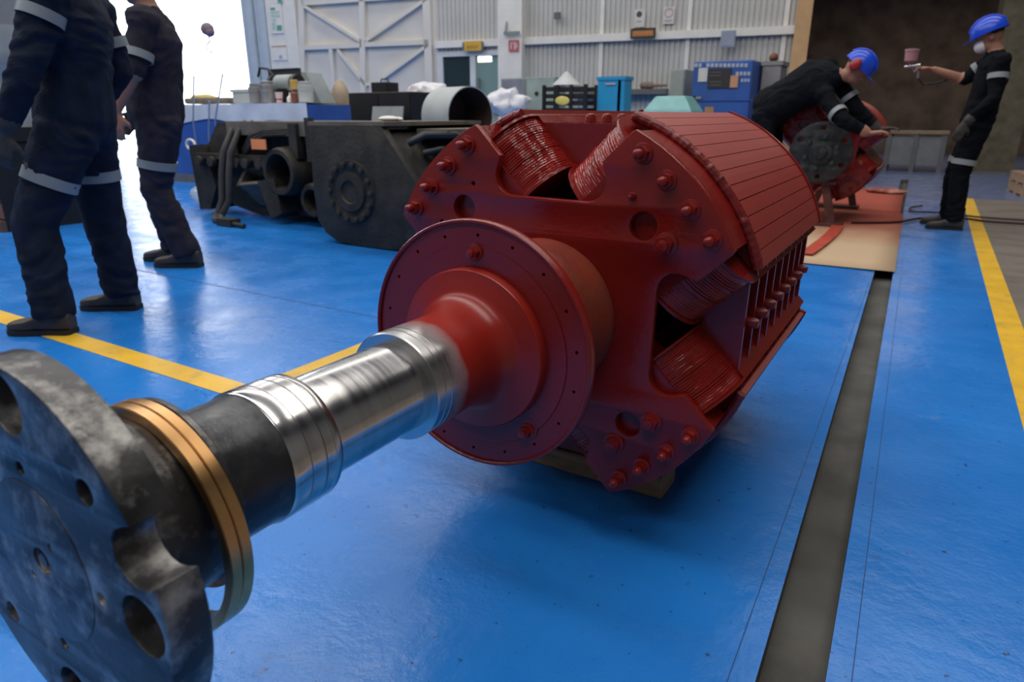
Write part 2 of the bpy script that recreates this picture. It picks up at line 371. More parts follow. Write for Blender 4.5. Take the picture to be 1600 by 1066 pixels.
# ============================================================ ROTOR
AX, AZ = -.7505, .5448
PH = 133.98
RY = 1.9
def redgrad():
    m = bpy.data.materials.new('paint_overspray_on_steel'); m.use_nodes = True; nt = m.node_tree; N = nt.nodes; L = nt.links; b = N['Principled BSDF']
    tc = N.new('ShaderNodeTexCoord'); sp = N.new('ShaderNodeSeparateXYZ'); L.new(tc.outputs['Object'], sp.inputs[0])
    nz = N.new('ShaderNodeTexNoise'); nz.inputs['Scale'].default_value = 25; L.new(tc.outputs['Object'], nz.inputs[0])
    ad = N.new('ShaderNodeMath'); ad.operation = 'MULTIPLY_ADD'; ad.inputs[1].default_value = .03; L.new(nz.outputs[0], ad.inputs[0]); L.new(sp.outputs['Y'], ad.inputs[2])
    mr = N.new('ShaderNodeMapRange'); mr.inputs[1].default_value = .885; mr.inputs[2].default_value = .935; L.new(ad.outputs[0], mr.inputs[0])
    mx = N.new('ShaderNodeMix'); mx.data_type = 'RGBA'; L.new(mr.outputs[0], mx.inputs[0]); mx.inputs[6].default_value = (.58, .56, .55, 1); mx.inputs[7].default_value = (.30, .017, .010, 1)
    L.new(mx.outputs[2], b.inputs['Base Color'])
    iv = N.new('ShaderNodeMath'); iv.operation = 'SUBTRACT'; iv.inputs[0].default_value = 1; L.new(mr.outputs[0], iv.inputs[1]); L.new(iv.outputs[0], b.inputs['Metallic'])
    r2 = N.new('ShaderNodeMapRange'); r2.inputs[3].default_value = .26; r2.inputs[4].default_value = .30; L.new(mr.outputs[0], r2.inputs[0]); L.new(r2.outputs[0], b.inputs['Roughness'])
    return m
REDGRAD = redgrad()
HUBRED = M('thin_red_over_rust', (.23, .035, .018), .42, var=.3, scale=6, bump=.15, bscale=60, tint=(.12, .07, .045), tamt=.6, tscale=4)

def arm_outline(n=4):
    pts = []
    gap = [(.4245, .192), (.364, .131), (.352, .1325), (.335, .139), (.318, .1415), (.302, .139), (.288, .129), (.278, .114), (.2745, .098)]
    for k in range(n):
        pa = R(PH-90*k)
        # arc of the arm, going clockwise
        for a in [19.9-39.8*i/10 for i in range(11)]: pts.append((.476*cos(pa+R(a)), .476*sin(pa+R(a))))
        ga = pa-R(45); d = Vector((cos(ga), sin(ga))); t = Vector((-sin(ga), cos(ga)))   # +t toward this arm
        g = gap+[(a, -b) for a, b in reversed(gap)]
        for a, bb_ in g: p = d*a+t*bb_; pts.append((p.x, p.y))
    return pts

rotor = thing('generator_rotor', 'large red four-pole machine rotor with long steel shaft lying in the foreground', 'rotor', (AX, RY, 0))
RL = Vector((0, -RY, AZ))
def rp(name, me, mats, loc=(0, 0, 0), ang=None, parent=rotor):
    o = obj(name, me, mats, parent, (RL+Vector(loc)) if parent is rotor else Vector(loc), (0, ang, 0) if ang is not None else None)
    return o
# coupling flange
def flange_outline():
    pts = []; RO = .226; hw = .031; rc = .203
    for k in range(4):
        a0 = 21.4+90*k
        da = math.degrees(math.asin(hw/RO))
        c = Vector((cos(R(a0)), sin(R(a0)))); t = Vector((-c.y, c.x))
        for i in range(15):
            a = a0-90+da+(90-2*da)*i/14; pts.append((RO*cos(R(a)), RO*sin(R(a))))
        for i in range(9):
            q = pi*i/8; p = c*(rc-hw*sin(q))+t*(-hw*cos(q)); pts.append((p.x, p.y))
    return pts
holes = []
for k in range(4):
    holes.append(circle(*pol(.184, -1+90*k), .033, 28)); holes.append(circle(*pol(.179, 44+90*k), .0135, 18)); holes.append(circle(*pol(.113, -1+90*k), .007, 12))
holes.append(circle(0, 0, .016, 20))
fe = rp('coupling_flange', flat(flange_outline(), holes, .044, .0025), DSTEEL, (0, .280, 0))
fe['label'] = 'dark steel coupling flange with notched rim and bolt holes'
rp('flange_face_plate', flat(circle(0, 0, .097, 56), [circle(0, 0, .0165, 20), circle(*pol(.041, 43), .005, 10), circle(*pol(.041, 223), .005, 10)], .004, .0006), DSTEEL, (0, .2590, 0))
# shaft, section by section
b = B().lathe([(.302, .160), (.306, .145), (.316, .128), (.33, .1195), (.408, .119), (.411, .129), (.418, .129), (.420, .127), (.422, .099), (.43, .095)], 72)
rp('shaft_neck', b, DSTEEL)
rp('shaft_core', B().lathe([(.258, .008), (.3, .008), (.301, .12), (.3015, .172)], 40), DSTEEL)
b = B().lathe([(.425, .0945), (.50, .0945), (.514, .0955), (.5195, .0965), (.5205, .09)], 72)
rp('blackened_shaft', b, BLKSHAFT)
b = B().lathe([(.5195, .09), (.5195, .0975), (.522, .0992), (.547, .0992), (.5475, .0978), (.5495, .0978), (.55, .0992), (.573, .0992), (.5735, .0972), (.5765, .0972), (.577, .0988), (.590, .0988), (.5905, .0976), (.594, .0976), (.5945, .0985), (.604, .0985), (.608, .096), (.6085, .08)], 96)
jc = rp('labyrinth_collar', b, STEEL); jc['label'] = 'bright grooved steel collar'
b = B().lathe([(.605, .0815), (.612, .0815), (.832, .0815)], 96)
rp('bearing_journal', b, STEEL)
prof = [(.828, .08), (.828, .0975), (.8305, .0998), (.846, .0998), (.8465, .0985), (.850, .0985), (.8505, .0998), (.862, .0998), (.8625, .0985), (.866, .0985), (.8665, .0996), (.90, .0992), (.985, .098)]
for i in range(1, 11):
    q = pi/2*i/10; prof.append((.985+.066*sin(q), .098+.036*(1-cos(q))))
prof += [(1.056, .150), (1.058, .166), (1.062, .1685), (1.083, .1685)]
pshaft = rp('painted_shaft', B().lathe(prof, 96), REDGRAD); pshaft['label'] = 'shaft shoulder where red paint fades onto bare steel'
# slinger rings hanging on the neck
for y in (.376, .3915):
    prof = [(0, .1395), (0, .1510), (.0012, .1525), (.0134, .1525), (.0146, .1510), (.0146, .1395)]
    b = B(); rr = []
    b.lathe(prof, 96, caps=(False, False)); n = 96
    b.f += [(j, 5*n+j, 5*n+(j+1) % n, (j+1) % n) for j in range(n)]; b.m += [0]*n
    g = rp('slinger_ring', b, BRONZE, (0, y, -.0203))
# end disc
dh = [circle(*pol(.2335, 87.5-20*k), .0036, 10) for k in range(18)]+[circle(*pol(.208, a), .0034, 10) for a in (133.6, 41.5, -5.1, -95.7)]+[circle(0, 0, .16, 48)]
ed = rp('end_disc', flat(circle(0, 0, .256, 96), dh, .018, .0), RED, (0, 1.092, 0))
rp('disc_rim', B().lathe([(1.098, .2555), (1.079, .2555), (1.076, .258), (1.076, .262), (1.079, .264), (1.098, .264), (1.103, .262), (1.103, .2555)], 96, caps=(False, False)), RED)
rp('disc_back', B().lathe([(1.098, .262), (1.103, .262), (1.112, .255), (1.118, .20)], 96, caps=(True, True)), RED)
def nutbolt(r, L, dome=True):
    # washer, hex nut, stud pointing to -y
    b = B().lathe([(0, r*1.75), (-.004, r*1.75), (-.005, r*1.6)], 20, caps=(False, True))
    hx = [(r*1.35*cos(pi/3*i+.3), r*1.35*sin(pi/3*i+.3)) for i in range(6)]
    b.prism(hx, -.005, -.005-r*1.3)
    y0 = -.005-r*1.3; b.lathe([(y0, r*.85), (y0-L*.75, r*.82), (y0-L*.92, r*.62), (y0-L, r*.25)], 14, caps=(False, True)); return b
BOLT = nutbolt(.0125, .020).mesh('bolt')
SB = nutbolt(.010, .006).mesh('disc_bolt')
PLUG = nutbolt(.005, .004).mesh('plug_screw')
BOLT2 = nutbolt(.0145, .006).mesh('flat_bolt')
for a, rr in ((88.7, .199), (-51.8, .202)): rp('disc_bolt', SB, RED, (rr*cos(R(a)), 1.083, rr*sin(R(a))))
b = B().lathe([(0, .024), (-.003, .024), (-.003, .022)], 24, caps=(False, True)); x, z = pol(.198, -50.5)
rp('disc_boss', b, RED, (x, 1.083, z))
rp('raised_face', B().lathe([(1.083, .165), (1.0805, .165), (1.0805, .2115), (1.083, .2125)], 72, caps=(False, False)), RED)
# hub
rp('hub', B().lathe([(1.11, .165), (1.25, .168), (1.33, .174), (1.36, .180), (1.374, .183), (1.378, .183)], 72), HUBRED)
rp('hub_core', B().lathe([(1.39, .215), (2.37, .215)], 48), DARKRED)
# spider plates with studs
hl = [circle(*pol(.331, PH-90*k), .031, 28) for k in range(4)]+[circle(*pol(.36, PH-90*k+s*10), .005, 8) for k in (0,) for s in (-1.0, 1.25)]
hl.append(circle(0, 0, .16, 32))
sme = flat(arm_outline(), hl, .022, .003)
plate = rp('spider_plate', sme, RED, (0, 1.3865, 0)); plate['label'] = 'four-armed red end plate with rows of bolts'
rp('spider_plate', sme, RED, (0, 2.375, 0))
rp('rear_shaft', B().lathe([(2.38, .18), (2.5, .17), (2.52, .10), (3.05, .10), (3.06, .095)], 48), RED)
for k in range(4):
    for a in (-15, -5.14, 5.14, 15):
        rr = .4337+(.010 if abs(a) > 10 else 0); p = pol(rr, PH-90*k+a)
        obj('bolt', BOLT, RED, plate, (p[0], -.011, p[1]), (0, random.uniform(-.5, .5), 0))
for k, lst in {1: ((-10, .352), ), 2: ((9, .36), (-10, .356))}.items():
    for a, rr in lst:
        p = pol(rr, PH-90*k+a); obj('flat_bolt', BOLT2, RED, plate, (p[0], -.011, p[1]))
p = pol(.359, 54.2); obj('plug_screw', PLUG, RED, plate, (p[0], -.011, p[1]), (0, .4, 0))
# poles
SY0, SY1 = 1.50, 2.30
def arcpts(r, a0, a1, n): return [(r*sin(R(a0+(a1-a0)*i/n)), r*cos(R(a0+(a1-a0)*i/n))) for i in range(n+1)]
shoe = B().prism(arcpts(.476, -27.3, 27.3, 20)+[(.205, .41), (-.205, .41)], SY0+.015, SY1)
shoe.prism(arcpts(.474, -19.7, 19.7, 14)+[(.150, .38), (-.150, .38)], 1.398, SY0+.02)
shoe.box((-.14, 1.40, .2), (.14, 2.36, .42))
shoe_me = shoe.mesh('pole')
st = 4.54
slat_me = B().prism(arcpts(.4895, -st/2+.12, st/2-.12, 2)+list(reversed(arcpts(.474, -st/2+.12, st/2-.12, 2))), SY0+.012, SY1+.004).mesh('slat', False)
# damper end segment: beaded bar
b = B(); pts = []; rad = []
nb = 108
for i in range(nb+1):
    a = -27.2+54.4*i/nb; pts.append((.4795*sin(R(a)), SY0+.002, .4795*cos(R(a)))); rad.append(.0118+.0013*noise.noise(Vector((i*.45, 3.3, 0)))*2+.0010*random.random())
b.tube(pts, rad, 10)
damper_me = b.mesh('damper_segment')
rear_me = B().prism(arcpts(.494, -27.6, 27.6, 24)+list(reversed(arcpts(.47, -27.6, 27.6, 24))), SY1+.004, SY1+.022).mesh('end_band')
# coil
def racetrack(hw, y0, y1, rc, n=8):
    pts = []
    for cx, cy, a0 in ((hw-rc, y1-rc, 0), (-hw+rc, y1-rc, 90), (-hw+rc, y0+rc, 180), (hw-rc, y0+rc, 270)):
        for i in range(n+1): a = R(a0+90*i/n); pts.append((cx+rc*cos(a), cy+rc*sin(a)))
    return pts
b = B(); rr = []
nl = 24
for i in range(nl):
    z0 = .247+(.402-.247)*i/nl; dz = (.402-.247)/nl; j = random.uniform(-.0012, .0012)
    for f, o in ((.0, -.0016), (.2, j), (.8, j), (1, -.0016)):
        rr.append([(x, y, z0+dz*f) for x, y in racetrack(.231+o, 1.405-o, 2.355+o, .105)])
b.rings(rr); coil_me = b.mesh('field_coil')
wash = B().rings([[(x, y, 0) for x, y in racetrack(.238, 1.400, 2.362, .105)], [(x, y, .006) for x, y in racetrack(.238, 1.400, 2.362, .105)]]).mesh('coil_washer')
# interpolar bracket (gap frame: z outward, x tangential)
arm = B()
for s in (-1, 1):
    arm.prism([(s*.004, .334), (s*.012, .330), (s*.128, .449), (s*.120, .456)], 1.53, 2.335)
    arm.prism([(s*.112, .447), (s*.118, .440), (s*.155, .434), (s*.157, .441)], 1.53, 2.335)
arm_me = arm.mesh('coil_bracket', False)
lip = B().box((-.0035, 0, 0), (.0035, .05, .006)).mesh('lip', False)
rib_me = B().prism([(-.010, .340), (.010, .340), (.104, .437), (-.104, .437)], -.006, .006).mesh('rib', False)
tick_me = B().prism([(.122, .4405), (.124, .452), (.155, .446), (.156, .439)], -.0045, .0045).mesh('lip_rib', False)
b = B().lathe([(.34, .011), (.405, .011), (.405, .019), (.424, .019), (.428, .016), (.428, .0135), (.450, .0135), (.458, .010), (.460, .004)], 14, axis='z')
stud_me = b.mesh('stud')
for k in range(4):
    ang = R(90-(PH-90*k))
    po = rp('pole', shoe_me, RED, (0, 0, 0), ang)
    for i in range(12):
        obj('slat', slat_me, REDM, po, (0, 0, 0), (0, R((i-5.5)*st), 0))
    obj('damper_segment', damper_me, DARKRED, po); obj('end_band', rear_me, RED, po)
    co = rp('field_coil', coil_me, COILRED, (0, 0, 0), ang); co['label'] = 'ridged varnished red winding'
    obj('coil_washer', wash, RED, co, (0, 0, .402)); obj('coil_washer', wash, RED, co, (0, 0, .241))
    br = rp('coil_bracket', arm_me, RED, (0, 0, 0), ang+R(45))
    for i in range(9):
        obj('rib', rib_me, RED, br, (0, 1.537+.098*i, 0))
        if i < 8:
            obj('stud', stud_me, RED, br, (0, 1.586+.098*i, 0))
        for s in (0, pi): obj('lip_rib', tick_me, RED, br, (0, 1.537+.098*i, 0), (0, 0, s))
# timbers carrying the rotor
def timber(name, label, x0, x1, y0, y1, z1, group='timbers under the red rotor'):
    o = obj(name, B().box((x0-(x0+x1)/2, -(y1-y0)/2, 0), ((x1-x0)/2, (y1-y0)/2, z1)).mesh(name, False), WOOD, None, ((x0+x1)/2, (y0+y1)/2, 0))
    bv = o.modifiers.new('bevel', 'BEVEL'); bv.width = .004
    return tag(o, label, 'timber', group)
timber('timber_block', 'rough timber block under the front end of the red rotor', -1.06, -.49, 1.585, 1.70, .066)
timber('timber_block', 'rough timber block under the far end of the red rotor', -1.02, -.50, 2.12, 2.24, .066)
o = obj('steel_support_bar', B().box((-.3, -.045, 0), (.3, .045, .05)).mesh('bar', False), BLACK, None, (-1.72, .46, 0), (0, 0, .10))
tag(o, 'dark steel bar on the blue floor beside the coupling flange', 'bar')

# ============================================================ PEOPLE
def limb(b, pts, n=16, side=(1, 0, 0)):
    # pts: (pos, a, b) rings: a along `side`, b across; consecutive rings bridged
    rr = []; P = [Vector(p[0]) for p in pts]; prev = Vector(side)
    for i, p in enumerate(pts):
        t = (P[min(i+1, len(P)-1)]-P[max(i-1, 0)]).normalized()
        s = (prev-t*prev.dot(t))
        if s.length < 1e-3: s = t.orthogonal()
        s.normalize(); u = t.cross(s)
        rr.append([P[i]+s*p[1]*cos(2*pi*j/n)+u*p[2]*sin(2*pi*j/n) for j in range(n)])
    b.rings(rr)
    return rr
def band(b, p, q, t, ra, rb, w=.025, side=(1, 0, 0), n=28):
    p, q = Vector(p), Vector(q); d = (q-p).normalized(); c = p+(q-p)*t
    rr = []
    s = Vector(side)-d*Vector(side).dot(d); s.normalize(); u = d.cross(s)
    for k, e in ((-w, .000), (-w, .0065), (w, .0065), (w, .000)):
        rr.append([c+d*k+s*(ra+e)*cos(2*pi*j/n)+u*(rb+e)*sin(2*pi*j/n) for j in range(n)])
    b.rings(rr, False, False)
def hand(b, wrist, d, palm_n, sgn, curl=.5, sc=1.0):
    # d: direction of the hand, palm_n: direction the palm faces, sgn: thumb side
    d = Vector(d).normalized(); pn = Vector(palm_n); pn = (pn-d*pn.dot(d)).normalized(); sd = d.cross(pn)*sgn
    w = Vector(wrist)
    limb(b, [(w-d*.02, .027*sc, .020*sc), (w+d*.02*sc, .034*sc, .018*sc), (w+d*.06*sc, .043*sc, .016*sc), (w+d*.092*sc, .041*sc, .014*sc)], 14, sd)
    tips = []
    for i, (o, L) in enumerate(((.031, .070), (.010, .080), (-.011, .074), (-.031, .058))):
        p = w+d*.088*sc+sd*o*sc; dd = d.copy(); pts = [p-d*.02*sc, p]
        for k in range(3):
            a = curl*(.5+.35*k); dd = (d*cos(a*(k+1)*.55)+pn*sin(a*(k+1)*.55)).normalized(); p = p+dd*L*sc*(.42, .32, .26)[k]; pts.append(p)
        b.tube(pts, [.0098*sc, .0100*sc, .0094*sc, .0086*sc, .0070*sc], 10); tips.append(p)
    p = w+d*.03*sc+sd*.028*sc; p2 = p+(sd*.75+d*.65+pn*.25).normalized()*.042*sc; p3 = p2+(d*.9+sd*.15+pn*.35).normalized()*.034*sc
    b.tube([p-sd*.012*sc, p, p2, p3], [.012*sc, .0135*sc, .011*sc, .0085*sc], 10)
    return w+d*.09*sc
def remesh(b, name, vox=.009, smooth=5):
    me = bpy.data.meshes.new(name); me.from_pydata(b.v, [], b.f); me.update()
    bm = bmesh.new(); bm.from_mesh(me); bmesh.ops.recalc_face_normals(bm, faces=bm.faces); bm.to_mesh(me); bm.free()
    o = bpy.data.objects.new('tmp', me); COL.objects.link(o)
    md = o.modifiers.new('r', 'REMESH'); md.mode = 'VOXEL'; md.voxel_size = vox; md.adaptivity = 0
    sm = o.modifiers.new('s', 'SMOOTH'); sm.iterations = smooth; sm.factor = .5
    dg = bpy.context.evaluated_depsgraph_get(); dg.update()
    r = bpy.data.meshes.new_from_object(o.evaluated_get(dg)); bpy.data.objects.remove(o); bpy.data.meshes.remove(me)
    r.name = name; return r
def boot(b0, b1, heel, d, L=.29, w=.052):
    # boot upper and sole as two builders; heel: ground point, d: toe direction
    d = Vector(d); d.z = 0; d.normalize(); s = Vector((-d.y, d.x, 0)); h = Vector(heel)
    rr = []
    for t, hw, ht in ((0, .032, .10), (.06, .040, .118), (.25, .042, .12), (.45, .043, .098), (.65, .050, .074), (.82, .050, .066), (.94, .040, .058), (1.0, .020, .045)):
        c = h+d*(L*t); ring = []
        for j in range(14):
            a = 2*pi*j/14; x = cos(a); z = sin(a); e = .6
            ring.append(c+s*hw*math.copysign(abs(x)**e, x)+Vector((0, 0, .018+(ht-.018)*(.5+.5*math.copysign(abs(z)**e, z)))))
        rr.append(ring)
    b0.rings(rr)
    pr = []
    for t, hw in ((-.01, .022), (.0, .036), (.06, .044), (.3, .041), (.45, .044), (.65, .054), (.82, .054), (.95, .042), (1.02, .02)):
        pr.append((t, hw))
    out = [h+d*(L*t)+s*hw for t, hw in pr]+[h+d*(L*t)-s*hw for t, hw in reversed(pr)]
    b1.rings([[p+Vector((0, 0, .001)) for p in out], [p+Vector((0, 0, .024)) for p in out]])

def person(label, cfg, mat, group=None):
    f = Vector(cfg['face']); f.z = 0; f.normalize(); left = Vector((-f.y, f.x, 0))
    J = {k: Vector(v) for k, v in cfg['J'].items()}
    base = Vector((J['pelvis'].x, J['pelvis'].y, 0))
    root = thing('person', label, 'person', base, 0, group); root.scale = [cfg.get('scale', 1)]*3
    b = B(); zones = []
    k = cfg.get('girth', 1.0); lean = cfg.get('lean', f)
    # torso
    up = (J['chest']-J['pelvis']).normalized(); tl = cfg.get('tleft', left)
    pel, ch, nk = J['pelvis'], J['chest'], J['neck']
    mid = pel.lerp(ch, .45)
    limb(b, [(pel-up*.13, .10, .085), (pel-up*.07, .165*k, .125*k), (pel, .182*k, .140*k), (pel.lerp(mid, .5), .178*k, .136*k), (mid, .172*k, .130*k), (mid.lerp(ch, .5), .185*k, .132*k), (ch, .205*k, .135*k), (ch.lerp(nk, .45), .195, .120), (ch.lerp(nk, .78), .125, .09), (nk, .064, .062)], 24, tl)
    # head and face
    hd = J['head']; hf = Vector(cfg.get('look', f)).normalized(); hu = (hd-nk).normalized()
    hu = Vector(cfg.get('headup', hu)); hu = (hu-hf*hu.dot(hf)).normalized(); hl = hu.cross(hf)
    HM = Matrix((hl, hf, hu)).transposed()
    limb(b, [(nk-(hd-nk)*.3, .060, .060), (nk, .058, .058), (hd-hu*.02, .054, .054)], 14, hl)
    b.ell(hd+hu*.025-hf*.008, .077, .096, .108, 20, 14, mat=HM)
    b.ell(hd-hu*.050+hf*.028, .055, .062, .062, 16, 10, mat=HM)
    limb(b, [(hd+hu*.022+hf*.080, .010, .008), (hd-hu*.005+hf*.102, .013, .012), (hd-hu*.022+hf*.104, .017, .010), (hd-hu*.030+hf*.085, .012, .008)], 10, hl)
    for s in (-1, 1):
        b.ell(hd+hl*s*.079-hf*.008-hu*.005, .010, .020, .032, 10, 8, mat=HM)
        b.ell(hd+hl*s*.03+hf*.083+hu*.030, .020, .010, .007, 8, 6, mat=HM)
    zones.append(('skin', hd+hu*.02, hd+hu*.06, .135)); zones.append(('skin', nk+hu*.03, hd, .072))
    bands = B(); armr = cfg.get('arm', 1.0)
    for s, n in ((1, 'L'), (-1, 'R')):
        sh, el, wr = J['sh'+n], J['el'+n], J['wr'+n]
        b.ell(sh+(el-sh)*.03, .084*armr, .084*armr, .080*armr, 16, 10); b.tube([ch.lerp(nk, .25), sh], [.10, .074*armr], 14)
        limb(b, [(sh, .074*armr, .078*armr), (sh.lerp(el, .3), .066*armr, .072*armr), (sh.lerp(el, .65), .060*armr, .066*armr), (el, .056*armr, .060*armr), (el.lerp(wr, .35), .053*armr, .056*armr), (el.lerp(wr, .75), .044*armr, .046*armr), (wr.lerp(el, .03), .041, .041)], 16, tl) if not cfg.get('bare'+n) else limb(b, [(sh, .074, .078), (sh.lerp(el, .35), .066, .072), (sh.lerp(el, .8), .062, .066), (el, .060, .062), (el.lerp(wr, .12), .057, .058), (el.lerp(wr, .16), .043, .044), (el.lerp(wr, .5), .038, .040), (wr, .027, .030)], 16, tl)
        hdv = cfg.get('hd'+n, (wr-el)); he = hand(b, wr, hdv, cfg.get('palm'+n, -left*s), cfg.get('thumb'+n, 1), cfg.get('curl'+n, .5), cfg.get('hs', 1.08))
        zones.append(('hand'+n, wr+Vector(hdv).normalized()*.012, he+Vector(hdv).normalized()*.05, .085))
        if cfg.get('bare'+n): zones.append(('skin', el.lerp(wr, .18), wr, .06))
        t = cfg.get('sb'+n, .62); 
        if t: band(bands, sh, el, t, .0625*armr+.003, .0685*armr+.003, .022, tl)
        hp, kn, an = J['hip'+n], J['kn'+n], J['an'+n]
        q = cfg.get('leg', 1.0)
        low = an+Vector((0, 0, .0))
        limb(b, [(hp.lerp(pel, .4)+up*.03, .085*q, .11*q), (hp, .098*q, .115*q), (hp.lerp(kn, .3), .094*q, .102*q), (hp.lerp(kn, .7), .082*q, .090*q), (kn, .074*q, .080*q), (kn.lerp(low, .3), .074*q, .080*q), (kn.lerp(low, .65), .072*q, .075*q), (kn.lerp(low, .92), .072*q, .076*q), (low, .070*q, .074*q)], 18, left)
        t = cfg.get('st', .78)
        if t: band(bands, hp, kn, t, .0795*q+.004, .0875*q+.004, .024, left)
    me = remesh(b, 'body', cfg.get('vox', .009))
    # cloth folds
    loc = base
    hand_mat = {'handL': cfg.get('gloveL', 2), 'handR': cfg.get('gloveR', 2)}
    def zone(p):
        for z, a, c, r in zones:
            ac = c-a; t = max(0, min(1, (p-a).dot(ac)/max(ac.length_squared, 1e-9)))
            if (p-(a+ac*t)).length < r: return z
        return None
    nv = []
    for v in me.vertices:
        z = zone(v.co)
        if z is None:
            c = v.co; q = Vector((c.x*9, c.y*9, c.z*14+3*noise.noise(c*4)))
            d = noise.noise(q)*.0105+noise.noise(q*2.3)*.005-.003
            nv.append(v.co+v.normal*d)
        else: nv.append(v.co.copy())
    mi = []
    for p in me.polygons:
        z = zone(p.center); mi.append(0 if z is None else 1 if z == 'skin' else hand_mat[z])
    for v, c in zip(me.vertices, nv): v.co = c-loc
    me.materials.clear()
    for m in (mat, SKIN, GLOVE): me.materials.append(m)
    me.polygons.foreach_set('material_index', mi); me.polygons.foreach_set('use_smooth', [True]*len(me.polygons)); me.update()
    obj('body', me, [], root)
    sb = bands.mesh('stripe'); sb.transform(Matrix.Translation(-loc))
    # each stripe its own object
    n = 28*4
    for i in range(len(sb.vertices)//n):
        bb2 = B(); bb2.add([v.co for v in sb.vertices[i*n:(i+1)*n]], [(r*28+j, r*28+(j+1) % 28, (r+1)*28+(j+1) % 28, (r+1)*28+j) for r in range(3) for j in range(28)])
        obj('reflective_stripe', bb2, STRIPE, root)
    for n in 'LR':
        b0, b1 = B(), B(); td = Vector(cfg.get('toe'+n, f)); h = J['an'+n]-td.normalized()*.075; boot(b0, b1, (h.x-loc.x, h.y-loc.y, cfg.get('z'+n, 0)), td)
        bo = obj('boot', b0, BOOT, root); obj('sole', b1, SOLE, bo)
    # hair
    hb = B()
    rr = []
    for i in range(9):
        t = R(8+i*11.5); ring = []
        for j in range(24):
            a = 2*pi*j/24; lim = 1
            ring.append(hd-loc+HM @ Vector((.081*sin(t)*cos(a), -.012+.100*sin(t)*sin(a), .030+.110*cos(t))) if not (sin(a) > .2 and t > R(60)) else hd-loc+HM @ Vector((.07*sin(R(60))*cos(a), -.012+.085*sin(R(60))*sin(a), .03+.1*cos(R(60)))))
        rr.append(ring)
    hb.rings(rr, True, False); obj('hair', hb, HAIR, root)
    if cfg.get('helmet'):
        b2 = B(); rr = []
        for i in range(10):
            t = R(4+i*10); rr.append([hd-loc+HM @ Vector((.118*sin(t)*cos(2*pi*j/32), -.006+.140*sin(t)*sin(2*pi*j/32), .045+.125*cos(t))) for j in range(32)])
        for sc_, dz in ((1.05, .038), (1.045, .033), (.97, .034)):
            ring = []
            for j in range(32):
                a = 2*pi*j/32; fr = max(0, sin(a))**3*.055 if sc_ > 1 else 0
                ring.append(hd-loc+HM @ Vector((.118*sc_*cos(a), -.006+.140*sc_*sin(a)+fr, dz-fr*.25)))
            rr.append(ring)
        b2.rings(rr, True, False)
        ho = obj('hard_hat', b2, HELM, root)
        rd = B().tube([hd-loc+HM @ Vector((0, -.006+.143*sin(R(t)), .047+.128*cos(R(t)))) for t in range(-70, 71, 10)], .008, 8); obj('crown_ridge', rd, HELM, ho)
        if cfg.get('muffs'):
            for s in (-1, 1):
                mb = B(); mb.ell(hd-loc+HM @ Vector((s*.125, -.01, cfg['muffs'])), .03, .045, .055, 14, 10, mat=HM); obj('ear_muff', mb, M('red_ear_muff', (.35, .02, .02), .4), ho)
    if cfg.get('mask'):
        mb = B(); rr = []
        for t, s1, s2 in ((0, .060, .062), (.5, .056, .058), (.85, .040, .040), (1, .016, .016)):
            rr.append([hd-loc+HM @ Vector((s1*cos(2*pi*j/20), .055+.072*t, -.045+s2*sin(2*pi*j/20))) for j in range(20)])
        mb.rings(rr); mo = obj('face_mask', mb, MASK, root)
    # pocket button and belt line
    return root, left, f, J

def stand(cfg_):  return cfg_
# man nearest on the left, seen from behind his left shoulder
def facing(lab, X, Y, f, sc, mat, P, tilt=.12, **kw):
    f = Vector(f).normalized(); l = Vector((-f.y, f.x, 0))
    J = {k: Vector((X, Y, 0))+f*(v[0]-tilt*max(0, v[2]-.075))+l*v[1]+Vector((0, 0, v[2])) for k, v in P.items()}
    return person(lab, dict(face=f, J=J, scale=sc, **{k: (f*v[0]+l*v[1]+Vector((0, 0, v[2])) if isinstance(v, tuple) else v) for k, v in kw.items()}), mat)
facing('worker in navy coveralls and dark gloves standing nearest, over the yellow line', -3.60, 1.68, (-.67, -.74, 0), 1.06, NAVY, dict(
    pelvis=(0, 0, .93), chest=(.0, 0, 1.33), neck=(.03, 0, 1.50), head=(.06, 0, 1.62),
    shL=(.03, .21, 1.41), elL=(.10, .27, 1.11), wrL=(.19, .25, .88), shR=(-.02, -.21, 1.41), elR=(-.12, -.25, 1.14), wrR=(.04, -.25, .93),
    hipL=(.01, .10, .87), knL=(.13, .14, .48), anL=(.049, .195, .075), hipR=(-.01, -.10, .87), knR=(-.07, -.14, .48), anR=(-.146, -.17, .075)),
    palmL=(-.3, -1, 0), palmR=(-.3, 1, 0), curlL=.9, curlR=.9, hdL=(.25, -.05, -1), tilt=.16, sbL=.30, sbR=.55, st=.50, helmet=1, toeL=(.955, -.28, 0), toeR=(.955, -.28, 0), vox=.010, girth=1.12, leg=1.16, arm=1.12)
facing('worker in faded purple-navy coveralls with a rolled-up sleeve, standing behind the nearest worker', -4.48, 2.73, (-.60, -.80, 0), 1.10, NAVY2, dict(
    pelvis=(0, 0, .92), chest=(-.03, 0, 1.32), neck=(-.01, 0, 1.50), head=(.03, 0, 1.62),
    shL=(.0, .21, 1.41), elL=(.06, .27, 1.15), wrL=(.18, .25, .93), shR=(-.05, -.21, 1.41), elR=(-.06, -.28, 1.12), wrR=(.12, -.26, .92),
    hipL=(-.02, .10, .87), knL=(.03, .08, .48), anL=(-.117, .102, .075), hipR=(-.02, -.10, .87), knR=(.05, -.12, .48), anR=(-.032, -.141, .075)),
    bareL=True, gloveL=1, palmL=(-.3, -1, 0), palmR=(-.3, 1, 0), curlL=.7, hdL=(.1, 0, -1), st=.62, sbL=.72, sbR=.72, helmet=1, toeL=(.926, -.37, 0), toeR=(.926, -.37, 0), tilt=.06, vox=.010, girth=1.15, leg=1.14, arm=1.1)
